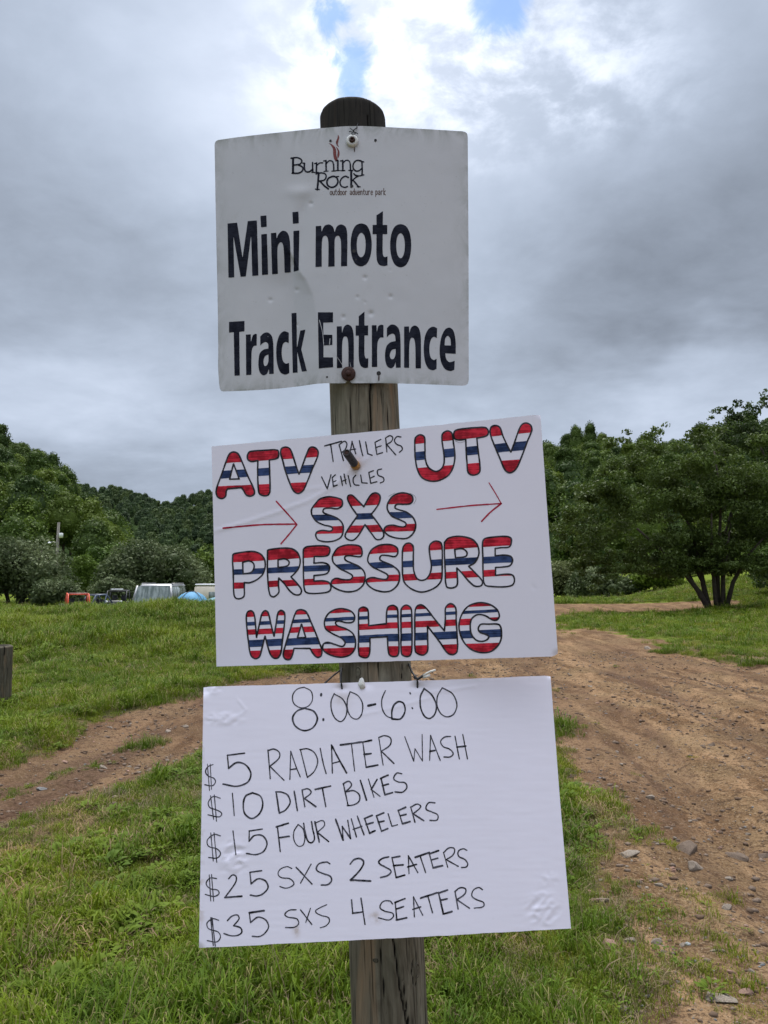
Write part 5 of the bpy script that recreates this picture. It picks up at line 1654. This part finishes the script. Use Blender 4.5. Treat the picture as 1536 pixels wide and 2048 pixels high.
l2 = pen(E_, '''8: 178,985 120,972 82,1020 95,1060 150,1080 190,1108 168,1135 80,1118|7: 100,965 125,1155|7: 130,958 148,1170|8: 275,945 290,1125|12: 435,942 380,970 362,1040 375,1110 430,1148 490,1110 518,1040 500,970 435,942!
|12: 625,935 650,1105|11: 650,1105! 700,1080 737,1020 717,960 670,937 622,935!|11: 770,930 795,1085|10: 832,920 855,1055|10: 832,920! 880,910 905,940 855,985!|13: 855,990 942,1052|13: 938,915 1060,888|11: 995,905 1022,1052''') \
    + pen(F_, '''10: 267,870 305,1045|10: 265,870! 310,850 332,880 285,935!|10: 285,935! 350,925 395,960 392,1010 350,1038 300,1045!|11: 403,843 452,1000|8: 467,832 512,978|11: 537,835 490,915|9: 490,915 560,970|11: 568,825 600,960|13: 563,828 625,800|12: 580,885 628,872|13: 600,958 660,940|10: 735,790 695,785 670,828 705,855 760,862 775,900 740,937 680,935''')
l3 = pen(G_, '''8: 180,207 130,195 75,240 85,290 150,310 180,345 155,383 85,380|7: 102,182 122,408|7: 128,182 150,418|9: 280,168 303,358|11: 515,152 410,168|9: 410,168 408,250|11: 408,250! 450,205 515,205 552,265 525,330 460,357 388,347!|10: 635,130 658,332|13: 628,135 722,105|12: 645,222 730,210|8: 802,115 768,170 768,240 800,288 840,280 855,220 840,150 802,115!|11: 845,105 857,180 880,250 910,262 932,230 917,150 908,92
|12: 935,95 970,255|8: 945,100! 1000,85 1012,122 955,178!|11: 955,178 1045,252''') + pen(H_, '''13: 205,75 265,240|9: 265,240 258,132|11: 258,132 325,228|9: 325,228 302,82|9: 330,70 372,215|10: 378,48 432,198|10: 345,155 415,130|10: 437,70 478,188|12: 435,68 498,42|12: 450,117 505,100|13: 478,185 520,165
|10: 532,48 572,170|12: 532,46 590,22|12: 548,98 592,88|13: 572,170 622,148|8: 625,30 655,130! 700,118|10: 705,0 740,112|13: 705,5 765,-22|13: 725,45 768,35|13: 740,110 800,92|9: 805,-25 840,98|10: 805,-22! 860,-48 885,-25 825,30!|11: 825,30 910,85|10: 1000,-58 950,-58 928,-10 975,15 1022,40 1015,80 960,82''')
l4 = pen(G_, '''8: 148,548 95,545 65,590 100,630 155,640 168,668 130,692 58,675|7: 90,518 102,728|7: 108,515 125,728|10: 245,550 275,520 305,532 300,580 215,700!|13: 215,700 350,690|11: 510,485 415,498|9: 415,498 425,590|11: 425,590! 480,550 540,568 560,620 520,670 470,688 418,680|8: 750,468 715,453 660,472 640,510 665,540 735,550 768,588 740,615 700,625 655,612|10: 785,458 912,592|8: 905,432 820,585
|11: 1055,430 1030,416 965,432 948,478 1000,508 1058,530 1068,568 1035,598 985,600''') + pen(H_, '''12: 322,432 352,397 400,388 430,418 400,480 325,560!|14: 325,560 485,568|11: 630,375 580,387 550,420 600,455 648,488 625,522 565,540|10: 655,378 690,540|13: 655,382 718,370|14: 668,445 745,438|13: 690,540 758,520|8: 787,365 792,510|9: 787,365 862,500|13: 783,455 852,435|14: 842,378 955,340|9: 880,365 925,500
|9: 955,350 985,462|13: 955,350 1028,325|12: 970,400 1022,385|14: 985,462 1060,445|8: 1068,340 1102,458|10: 1068,342! 1112,303 1155,310 1145,358 1090,397!|10: 1090,397 1185,450|10: 1255,322 1225,310 1187,330 1190,370 1238,395 1262,430 1250,455 1212,460''')
l5 = pen(G_, '''8: 165,882 120,870 72,905 85,950 160,975 180,1015 150,1055 75,1045|8: 102,862 122,1085|8: 112,862 138,1090|10: 235,885 270,850 315,840 328,870 285,925!|10: 285,925! 340,942 350,978 315,1003 260,1005 208,988|14: 528,805 410,822|9: 410,822 420,900|10: 420,900! 480,857 542,880 565,935 530,990 490,1012 435,1010|9: 785,798 730,802 695,835 720,857 790,870 805,908 770,938 700,940|9: 820,798 910,915|8: 900,785 862,900
|8: 1030,757 970,785 940,812 985,843 1043,860 1050,895 1020,928 978,942''') + pen(H_, '''9: 332,718 342,828|12: 342,826 425,815|10: 408,706 440,915|9: 660,752 640,728 585,732 560,780 600,810 660,825 667,852 630,880 548,862|10: 682,740 695,880|13: 680,740 760,708|12: 690,792 748,772|14: 692,880 772,862|9: 828,695 835,855|8: 828,695 902,842|12: 822,795 885,775|14: 885,705 1015,662|9: 942,685 980,822
|12: 1028,660 1068,832|13: 1028,665 1100,640|12: 1045,722 1098,710|14: 1068,832 1135,812|9: 1160,650 1185,792|10: 1160,652! 1200,622 1245,632 1238,672 1175,717!|10: 1175,717 1275,785|9: 1380,637 1350,620 1308,640 1295,688 1335,718 1388,740 1387,772 1315,785''')
for it in (hours, l1, l2, l3, l4, l5):
    S2.put(it, 'handwriting', I_PEN, e_b2, 0.0004)

# bolt standing out through the striped poster
c = pt1(np.array([712.0]), np.array([932.0]), 0.0)[0]
tip = np.array([*at(693, 905, c[1] - 0.062)])
ax = tip - c; Lb = np.linalg.norm(ax); r = 8.3 / FPX * c[1]
e_bolt = empty('bolt'); tag(e_bolt, 'dark stubby bolt with a rusty collar sticking out of the striped poster', 'bolt')
b = MB(); b.lathe(c - ax / Lb * 0.004, ax, [(r * .7, 0), (r * 1.12, .004), (r * 1.15, .012), (r * .98, .018)], 20); b.build('collar', M_BRASS, e_bolt, True)
prof = [(r * .8, 0.010)]
h = 0.014
while h < Lb - 0.006: prof += [(r * 1.0, h), (r * .93, h + .0022)]; h += 0.0045
prof += [(r * .98, Lb - .003), (r * .86, Lb), (r * .6, Lb + .0005), (r * .58, Lb - .004)]
b = MB(); b.lathe(c, ax, prof, 24); b.build('shank', M_BOLT, e_bolt, True)
b = MB(); b.lathe(c + ax / Lb * (Lb - .004), ax, [(r * .60, 0), (r * .60, .002), (r * .3, .003)], 16); b.build('end_face', M_RUST, e_bolt)

# ties, foam lump and cord end along the top of the price poster
q2 = lambda x, y, o_: tuple(pt2(np.array([float(x)]), np.array([float(y)]), o_)[0])
def back(x, y, d): return tuple(at(x, y, float(pt2(np.array([float(x)]), np.array([float(y)]), 0)[0][1]) + d))
b = MB(); b.tube([back(683, 1336, .05), back(682, 1352, .012), q2(682, 1362, .004), q2(683, 1370, .006), q2(684, 1378, -.002)], .0021, 8)
b.tube([back(684, 1338, .055), back(668, 1350, .02), back(650, 1366, .012), back(646, 1374, .012)], .0018, 8)
o = b.build('plastic_tie', M_ZIP, None, True); tag(o, 'black plastic tie looped through the price poster left of the foam lump', 'tie')
b = MB(); b.tube([back(817, 1328, .06), back(824, 1344, .02), q2(833, 1357, .006), q2(835, 1364, .005), q2(835, 1376, -.002)], .0022, 8)
b.tube([q2(828, 1354, .006), q2(836, 1358, .011), q2(845, 1352, .012), q2(850, 1349, .012)], .0030, 8)
o = b.build('plastic_tie', M_ZIP, None, True); tag(o, 'black plastic tie knotted to a white cord at the poster top, right of the post', 'tie')
b = MB(); b.tube([q2(846, 1352, .013), q2(853, 1347, .014), q2(861, 1343, .016), q2(871, 1340, .016)], .0022, 8)
b.tube([q2(846, 1354, .012), q2(853, 1353, .014), q2(860, 1350, .013)], .0027, 8)
o = b.build('white_cord', M_ROPE, None, True); tag(o, 'frayed end of white cord poking out beside the right-hand tie', 'cord')
g = random.Random(4)
V = []; Fc = []; n = 12
cc = np.array(q2(724, 1369, .001))
for j, (rr, hh) in enumerate(((1.05, -.003), (1.0, .002), (.85, .0045), (.5, .0065), (.1, .0068))):
    for i in range(n):
        t = 2 * math.pi * i / n
        k_ = 0.85 + g.uniform(-.24, .2)
        V.append(cc + np.array([math.cos(t) * 8.5 / FPX * 1.6 * rr * k_, -hh, (math.sin(t) * 10.5 + (3.5 if math.sin(t) > .8 else 0)) / FPX * 1.6 * rr * k_]))
for j in range(4):
    for i in range(n):
        k_ = (i + 1) % n; Fc.append((j * n + i, (j + 1) * n + i, (j + 1) * n + k_, j * n + k_))
Fc.append(tuple(4 * n + i for i in range(n)))
me = new_mesh('foam_lump', np.array(V), Fc, M_FOAM, True)
tag(link('foam_lump', me), 'lump of torn white foam at the price poster top between the two ties', 'foam')

# ------------------------------------------------------------------ grass and weeds
def grass_material(name, lo, hi, dry):
    m, T = material(name)
    tt = T.add('ShaderNodeAttribute', attribute_name='tint').outputs['Fac']
    hh = T.add('ShaderNodeAttribute', attribute_name='hgt').outputs['Fac']
    rnd = T.add('ShaderNodeObjectInfo').outputs['Random']
    pos = T.add('ShaderNodeNewGeometry').outputs['Position']
    n1 = T.noise(pos, 0.75, 4, 0.6); n2 = T.noise(pos, 3.2, 3, 0.6)
    c = T.mix(T.math('MULTIPLY_ADD', rnd, 0.5, T.math('MULTIPLY', tt, 0.5)), lo, hi)
    c = T.mix(T.smooth(n1, 0.44, 0.62, 0, 0.55), c, tuple(q * f for q, f in zip(hi, (1.25, 1.05, 0.8))))
    c = T.mix(T.smooth(n2, 0.52, 0.38, 0, 0.45), c, tuple(q * f for q, f in zip(lo, (0.75, 0.9, 1.1))))
    c = T.mix(T.math('MULTIPLY', T.smooth(tt, 0.86, 0.93), 0.75), c, dry)
    finish(T, c, 0.6, spec=0.10, transl=0.30)
    return m


G_LAWN = grass_material('lawn_blades', (0.052, 0.098, 0.006), (0.148, 0.212, 0.012), (0.28, 0.235, 0.11))
G_WEED = grass_material('weed_leaves', (0.060, 0.105, 0.010), (0.140, 0.210, 0.024), (0.20, 0.19, 0.06))
G_DRY = grass_material('dry_stalks', (0.16, 0.12, 0.07), (0.33, 0.26, 0.15), (0.40, 0.32, 0.2))
G_MOSS = grass_material('low_yellow_green', (0.120, 0.155, 0.018), (0.225, 0.250, 0.030), (0.24, 0.19, 0.08))


def tuft(name, n, R, h0, h1, w, mat, seed, lean=0.5, flat=0.0):
    g = np.random.default_rng(seed)
    V = []; Fc = []; TT = []; HH = []
    for k in range(n):
        a = g.uniform(0, 6.28); r = R * math.sqrt(g.uniform(0, 1))
        x, y = r * math.cos(a), r * math.sin(a)
        h = g.uniform(h0, h1); d = g.uniform(0, 6.28); l = g.uniform(0.15, 1.0) * lean * h
        dx, dy = math.cos(d) * l, math.sin(d) * l
        fx, fy = -math.sin(d + g.uniform(-.6, .6)), math.cos(d)
        ww = w * g.uniform(0.6, 1.3); b = len(V); t = g.uniform(0, 1)
        zb = -0.01
        for s, q, z in ((0, 1.0, zb), (0.28, 0.95, 0.50 * h), (0.68, 0.62, 0.82 * h * (1 - flat * .3))):
            V += [(x + dx * s - fx * ww * q / 2, y + dy * s - fy * ww * q / 2, z), (x + dx * s + fx * ww * q / 2, y + dy * s + fy * ww * q / 2, z)]
        V.append((x + dx * 1.1, y + dy * 1.1, h * (0.95 - 0.45 * g.uniform(0, 1) * lean)))
        Fc += [(b, b + 1, b + 3, b + 2), (b + 2, b + 3, b + 5, b + 4), (b + 4, b + 5, b + 6)]
        TT += [t] * 7; HH += [0, 0, .5, .5, .8, .8, 1]
    me = new_mesh(name, np.array(V), Fc, mat)
    fattr(me, 'tint', TT); fattr(me, 'hgt', HH)
    return me


def broadleaf(name, n, R, L, Wd, mat, seed, h=0.05):
    g = np.random.default_rng(seed)
    V = []; Fc = []; TT = []
    for k in range(n):
        a = g.uniform(0, 6.28); r = R * math.sqrt(g.uniform(0, 1)); d = a + g.uniform(-.8, .8)
        l = L * g.uniform(.6, 1.2); w = Wd * g.uniform(.7, 1.2); z0 = h * g.uniform(0.2, 1.0); up = g.uniform(0.1, 0.9) * l
        ux, uy = math.cos(d), math.sin(d); vx, vy = -uy, ux; b = len(V)
        x, y = r * math.cos(a), r * math.sin(a)
        for s, q, z in ((0, .12, 0), (.35, .5, .75), (.7, .42, 1.0)):
            V += [(x + ux * l * s + vx * w * q, y + uy * l * s + vy * w * q, z0 + up * z * .6), (x + ux * l * s - vx * w * q, y + uy * l * s - vy * w * q, z0 + up * z * .6)]
        V.append((x + ux * l, y + uy * l, z0 + up * .5))
        Fc += [(b, b + 1, b + 3, b + 2), (b + 2, b + 3, b + 5, b + 4), (b + 4, b + 5, b + 6)]
        TT += [g.uniform(0, .85)] * 7
    me = new_mesh(name, np.array(V), Fc, mat)
    fattr(me, 'tint', TT); fattr(me, 'hgt', [0.5] * len(V))
    return me


KINDS = [tuft('short_tuft', 60, .085, .02, .065, .0036, G_LAWN, 1, 1.0), tuft('short_tuft', 60, .085, .025, .08, .0040, G_LAWN, 2, 0.9), tuft('short_tuft', 50, .08, .02, .05, .0034, G_LAWN, 3, 1.1),
         tuft('long_tuft', 26, .055, .06, .17, .0055, G_LAWN, 4, 0.85), tuft('long_tuft', 20, .05, .05, .13, .0075, G_WEED, 5, 0.9), broadleaf('broadleaf', 22, .05, .05, .018, G_WEED, 6),
         broadleaf('clover', 40, .08, .018, .016, G_WEED, 7, .04), tuft('dry_tuft', 16, .08, .02, .09, .0035, G_DRY, 8, 1.4), tuft('low_tuft', 60, .09, .012, .035, .0045, G_MOSS, 9, 1.0),
         broadleaf('plantain', 10, .02, .065, .016, G_WEED, 10, .02), tuft('thin_stalks', 3, .05, .16, .28, .0028, G_DRY, 11, 0.35)]
gg = np.random.default_rng(77)


def scatter_grass(n, y0, y1, px0, px1, s0, s1, pw, keep, name, label, jitter=0.0):
    """n random places between the distances y0..y1, denser near"""
    u = gg.uniform(0, 1, n)
    Y = (y0 ** pw + u * (y1 ** pw - y0 ** pw)) ** (1 / pw)
    X = ((gg.uniform(px0, px1, n)) - 768) / FPX * Y
    bz = bare(X, Y)
    k = gg.uniform(0, 1, n) > (bz + 0.35 * (fbm(X * 6, Y * 6, 2, 90) - .5) * (bz > .02)) * 1.15 - 0.03
    k &= keep(X, Y, bz)
    X, Y, bz = X[k], Y[k], bz[k]
    return X, Y, bz


def lawn_idx(X, Y, bz):
    n = len(X)
    r = gg.uniform(0, 1, n)
    lush = sstep(fbm(X * 1.1, Y * 1.1, 3, 81), 0.42, 0.62) * sstep(Y, 5.6, 3.4) * sstep(X, 1.2, .6)
    cl = sstep(fbm(X * 1.7 + 9, Y * 1.7, 3, 82), 0.52, 0.64)
    moss = np.maximum(sstep(fbm(X * 1.2, Y * 1.2 + 4, 3, 83), 0.55, 0.66), 1.0 * sstep(X, 0.6, 1.5) * sstep(Y, 8, 5))
    idx = gg.integers(0, 3, n)
    idx = np.where(r < 0.06 + 0.42 * lush, gg.integers(3, 5, n), idx)
    r2 = gg.uniform(0, 1, n)
    idx = np.where((r2 < 0.08 + 0.5 * cl) & (r > 0.5), gg.choice([5, 6, 6], n), idx)
    idx = np.where((gg.uniform(0, 1, n) < 0.75 * moss), 8, idx)
    idx = np.where(gg.uniform(0, 1, n) < 0.10 + 0.25 * (bz > 0.25) + 0.20 * sstep(fbm(X * 1.9, Y * 1.9, 3, 97), .52, .66) * sstep(Y, 9, 5), 7, idx)
    idx = np.where((gg.uniform(0, 1, n) < 0.012) & (Y < 6), 9, idx)
    idx = np.where((gg.uniform(0, 1, n) < 0.008) & (Y < 8), 10, idx)
    return idx


def make_grass(name, label, sets):
    Ps, Rs, Ss, Is = [], [], [], []
    for X, Y, bz, sc, long_ in sets:
        n = len(X)
        Z = ground_z(X, Y)
        Ps.append(np.stack([X, Y, Z - 0.004], -1))
        Rs.append(np.stack([gg.normal(0, .12, n), gg.normal(0, .12, n), gg.uniform(0, 6.28, n)], -1))
        Ss.append(sc * gg.uniform(.7, 1.3, n) * (1 - 0.5 * bz) * (0.75 + 0.5 * sstep(fbm(X * 1.4, Y * 1.4, 3, 95), .35, .65)))
        idx = lawn_idx(X, Y, bz)
        if long_ is not None: idx = np.where(gg.uniform(0, 1, n) < long_(X, Y), gg.integers(3, 5, n), idx)
        Is.append(idx)
    points_object(name, np.concatenate(Ps), np.concatenate(Rs), np.concatenate(Ss), np.concatenate(Is), KINDS, label)


yes = lambda X, Y, b: np.ones(len(X), bool)
near = scatter_grass(34000, 2.15, 8.0, -120, 1660, 0, 0, 1.5, yes, '', '')
mid = scatter_grass(46000, 7.6, 18.0, -80, 1620, 0, 0, 1.6, yes, '', '')
far = scatter_grass(42000, 17.5, 60, -60, 1600, 0, 0, 1.3, yes, '', '')
bank = scatter_grass(34000, 14.5, 24.5, -80, 800, 0, 0, 1.2, lambda X, Y, b: X < -0.8, '', '')
bankl = lambda X, Y: 0.78 * sstep(Y, 15, 18.5) * sstep(X, -0.8, -3)
make_grass('lawn_grass', 'short green lawn grass and weeds beside the dirt road',
           [(*near, 0.86 + 0.06 * np.maximum(near[1] - 3, 0), None), (*mid, 1.15 + 0.05 * (mid[1] - 8), None)])
make_grass('bank_grass', 'long rough grass on the bank and the far field',
           [(*far, 1.7 + 0.04 * (far[1] - 18), None), (*bank, 1.9, bankl)])

# ------------------------------------------------------------------ stones
def stone_material(name, a, b):
    m, T = material(name)
    o = T.add('ShaderNodeTexCoord').outputs['Object']
    r = T.add('ShaderNodeObjectInfo').outputs['Random']
    n = T.noise(o, 9, 6, 0.65); n2 = T.noise(o, 40, 5, 0.7)
    c = T.mix(T.smooth(n, 0.35, 0.65), a, b)
    c = T.mix(T.smooth(n2, 0.52, 0.70, 0, 0.5), c, (0.20, 0.125, 0.075))
    c = T.mix(T.math('MULTIPLY', r, 0.45), c, (0.26, 0.205, 0.16))
    finish(T, c, 0.9, n2, 0.7, 0.01, spec=0.2)
    return m


M_STONE = stone_material('field_stone', (0.185, 0.155, 0.122), (0.31, 0.27, 0.22))
M_PINK = stone_material('pink_stone', (0.26, 0.145, 0.105), (0.36, 0.23, 0.175))
M_GREY = stone_material('blue_grey_stone', (0.13, 0.15, 0.165), (0.24, 0.26, 0.27))
M_BROWN = stone_material('brown_boulder', (0.085, 0.060, 0.044), (0.155, 0.115, 0.085))


def ico(sub):
    t = (1 + 5 ** .5) / 2
    V = [(-1, t, 0), (1, t, 0), (-1, -t, 0), (1, -t, 0), (0, -1, t), (0, 1, t), (0, -1, -t), (0, 1, -t), (t, 0, -1), (t, 0, 1), (-t, 0, -1), (-t, 0, 1)]
    Fc = [(0, 11, 5), (0, 5, 1), (0, 1, 7), (0, 7, 10), (0, 10, 11), (1, 5, 9), (5, 11, 4), (11, 10, 2), (10, 7, 6), (7, 1, 8), (3, 9, 4), (3, 4, 2), (3, 2, 6), (3, 6, 8), (3, 8, 9), (4, 9, 5), (2, 4, 11), (6, 2, 10), (8, 6, 7), (9, 8, 1)]
    V = [np.array(v) / np.linalg.norm(v) for v in V]
    for _ in range(sub):
        c = {}; F2 = []
        def mid_(a, b):
            k = (min(a, b), max(a, b))
            if k not in c:
                p = V[a] + V[b]; V.append(p / np.linalg.norm(p)); c[k] = len(V) - 1
            return c[k]
        for a, b, d in Fc:
            x, y, z = mid_(a, b), mid_(b, d), mid_(d, a)
            F2 += [(a, x, z), (b, y, x), (d, z, y), (x, y, z)]
        Fc = F2
    return np.array(V), np.array(Fc)


def stone_mesh(seed, mat, sub=3, flat=0.6):
    g = np.random.default_rng(seed); V, Fc = ico(sub)
    V = V.copy()
    for k in range(9):      # split faces
        n = g.normal(size=3); n /= np.linalg.norm(n); d = g.uniform(.45, .82)
        s = V @ n; V -= np.maximum(s - d, 0)[:, None] * n * 0.92
    V += (fbm(V[:, 0] * 3 + seed, V[:, 1] * 3 + V[:, 2] * 2, 3, seed) - .5)[:, None] * 0.13
    V *= np.array([1.0, g.uniform(.6, .9), flat * g.uniform(.75, 1.2)])
    V[:, 0] /= np.abs(V[:, 0]).max()
    return new_mesh('stone', V, Fc, mat, False)


SM = {m.name: [stone_mesh(500 + k + 10 * j, m, 3 if j < 3 else 3) for k in range(4)] for j, m in enumerate((M_STONE, M_PINK, M_GREY, M_BROWN))}


def stone(px, py, wpx, mat, label, group=None, squash=1.0, rz=None):
    x, y = gxy(px, py + wpx * 0.12); x, y = float(x), float(y)
    for _ in range(3):
        z = float(ground_z(x, y)); x, y = (float(q) for q in gxy(px, py + wpx * .12, z))
    r = wpx / FPX * y / 2 * 1.05
    g = random.Random(int(px * 7 + py))
    o = link('stone', g.choice(SM[mat.name]), None, (x, y, z + r * 0.06))
    o.scale = (r, r, r * squash); o.rotation_euler = (g.uniform(-.3, .3), g.uniform(-.3, .3), g.uniform(-.5, .5) if rz is None else rz)
    tag(o, label, 'stone', group)


stone(1258, 1706, 42, M_STONE, 'pale flat stone half under weeds at the road edge right of the price poster', squash=.6)
stone(1370, 1694, 56, M_BROWN, 'rounded brown boulder sunk in the near edge of the dirt road')
stone(1392, 1732, 38, M_STONE, 'angular pale stone just below the rounded brown boulder')
stone(1470, 1708, 46, M_BROWN, 'flat brown slab lying in the road right of the rounded boulder', squash=.5)
stone(1456, 1757, 20, M_STONE, 'small pale stone alone in the dirt below the flat brown slab')
stone(1526, 1710, 22, M_BROWN, 'reddish brown stone at the right edge of the picture')
stone(1317, 1769, 18, M_STONE, 'thin pale chip of stone among the stubble')
stone(1300, 1593, 19, M_STONE, 'lone grey stone on the bare road beside the weeds')
stone(1422, 1489, 15, M_BROWN, 'dark clod-like stone in the middle of the road')
stone(1206, 1799, 24, M_STONE, 'tan stone in the grass above the pink one', squash=.8)
stone(1218, 1886, 32, M_PINK, 'pink stone in the stony verge right of the poster corner')
stone(1259, 1880, 28, M_STONE, 'blocky cream stone beside the pink stone', squash=.9)
stone(1315, 1884, 24, M_STONE, 'whitish stone at the edge of the bare soil')
stone(1273, 1940, 20, M_PINK, 'small round pink stone below the cream one')
stone(1378, 1930, 18, M_STONE, 'whitish pebble beside the blue-grey one')
stone(1393, 1924, 18, M_GREY, 'blue-grey stone in the gravel patch')
stone(1380, 1943, 18, M_PINK, 'small salmon stone in the gravel patch')
stone(1438, 1992, 62, M_STONE, 'long tapering slab of stone low in the right corner', squash=.35, rz=-.7)
stone(1492, 1984, 30, M_PINK, 'blocky tan stone beside the long tapering slab')
stone(1246, 2018, 26, M_STONE, 'pale stone in the grass at the bottom edge')
stone(1133, 2026, 15, M_PINK, 'little pinkish stone in the grass right of the post')
stone(1366, 1890, 14, M_STONE, 'small white stone at the edge of the road beyond the gravel patch')
stone(1462, 1944, 18, M_PINK, 'broken pink stone above the long slab')
stone(1455, 1815, 22, M_STONE, 'flat grey stone lodged in dry grass by the road')
stone(1297, 1245 + 52, 18, M_STONE, 'flat pale stone on the far side of the road near the grass')
stone(83, 1577, 20, M_GREY, 'greenish grey stone in the puddled part of the left track')
stone(128, 1524, 16, M_PINK, 'reddish stone on the left track')
stone(205, 1534, 18, M_STONE, 'pointed pale stone at the near edge of the left track')
stone(258, 1533, 12, M_STONE, 'yellowish stone at the near grass edge of the left track')
stone(200, 1540, 12, M_BROWN, 'brown stone at the near edge of the left track beside the pointed one')
stone(335, 1462, 13, M_STONE, 'pale stone high on the left track')
stone(372, 1453, 12, M_STONE, 'pale stone on the left track close to the poster')
sg = random.Random(12)
cnt = 0
while cnt < 190:
    a = sg.random()
    if a < .38: px, py = sg.uniform(1150, 1530), sg.uniform(1690, 2040)
    elif a < .75: px, py = sg.uniform(5, 400), sg.uniform(1420, 1610)
    else: px, py = sg.uniform(1130, 1530), sg.uniform(1290, 1690)
    x, y = gxy(px, py); bb = float(bare(np.array(x), np.array(y)))
    if bb < .35: continue
    big = 7 if py > 1650 else 4.5
    stone(px, py, sg.uniform(.8, 2.0) * big, sg.choice([M_STONE, M_STONE, M_PINK, M_GREY, M_BROWN, M_BROWN]),
          *(('small loose stone in the stony verge at lower right', 'small stones of the right verge') if a < .38 else
            ('small loose stone on the left dirt track', 'small stones of the left track') if a < .75 else
            ('small loose stone out on the wide dirt road', 'small stones on the dirt road')))
    cnt += 1

# gravel and clods too many to count
def gravel(name, label, n, mats, r0, r1, seed, lim=0.3, sq=0.6, pw=1.0):
    g = np.random.default_rng(seed)
    Y = (2.3 ** pw + g.uniform(0, 1, n) * (18 ** pw - 2.3 ** pw)) ** (1 / pw)
    X = (g.uniform(-60, 1600, n) - 768) / FPX * Y
    cl = fbm(X * 1.5, Y * 1.5, 3, seed)
    k = (bare(X, Y) > lim) & (g.uniform(0, 1, n) < sstep(cl, .3, .65) + .15)
    X, Y = X[k], Y[k]; n = len(X); Z = ground_z(X, Y)
    base, Fc = ico(0)
    R = r0 * (r1 / r0) ** g.uniform(0, 1, n) ** 1.8
    R = R * (1 + 0.04 * (Y - 3))
    V = base[None] * (1 + g.uniform(-.3, .3, (n, 12, 1))) * R[:, None, None]
    V = V * np.stack([g.uniform(.7, 1.4, n), g.uniform(.7, 1.2, n), np.full(n, sq)], -1)[:, None]
    V = V + np.stack([X, Y, Z + R * .15], -1)[:, None]
    FF = Fc[None] + (np.arange(n) * 12)[:, None, None]
    me = new_mesh(name, V.reshape(-1, 3), FF.reshape(-1, 3), mats[0])
    for m_ in mats[1:]: me.materials.append(m_)
    me.polygons.foreach_set('material_index', np.repeat(g.integers(0, len(mats), n), 20).astype(np.int32))
    tag(link(name, me), label, kind='stuff')


gravel('gravel', 'fine pale gravel strewn over the dirt', 9000, [M_STONE, M_PINK, M_STONE, M_GREY], .0022, .011, 31)
gravel('dirt_clods', 'crumbled brown clods on the dirt', 26000, [M_BROWN, plain('soil_clod', (0.10, 0.063, 0.038), 0.95, var=.3)], .003, .022, 32)
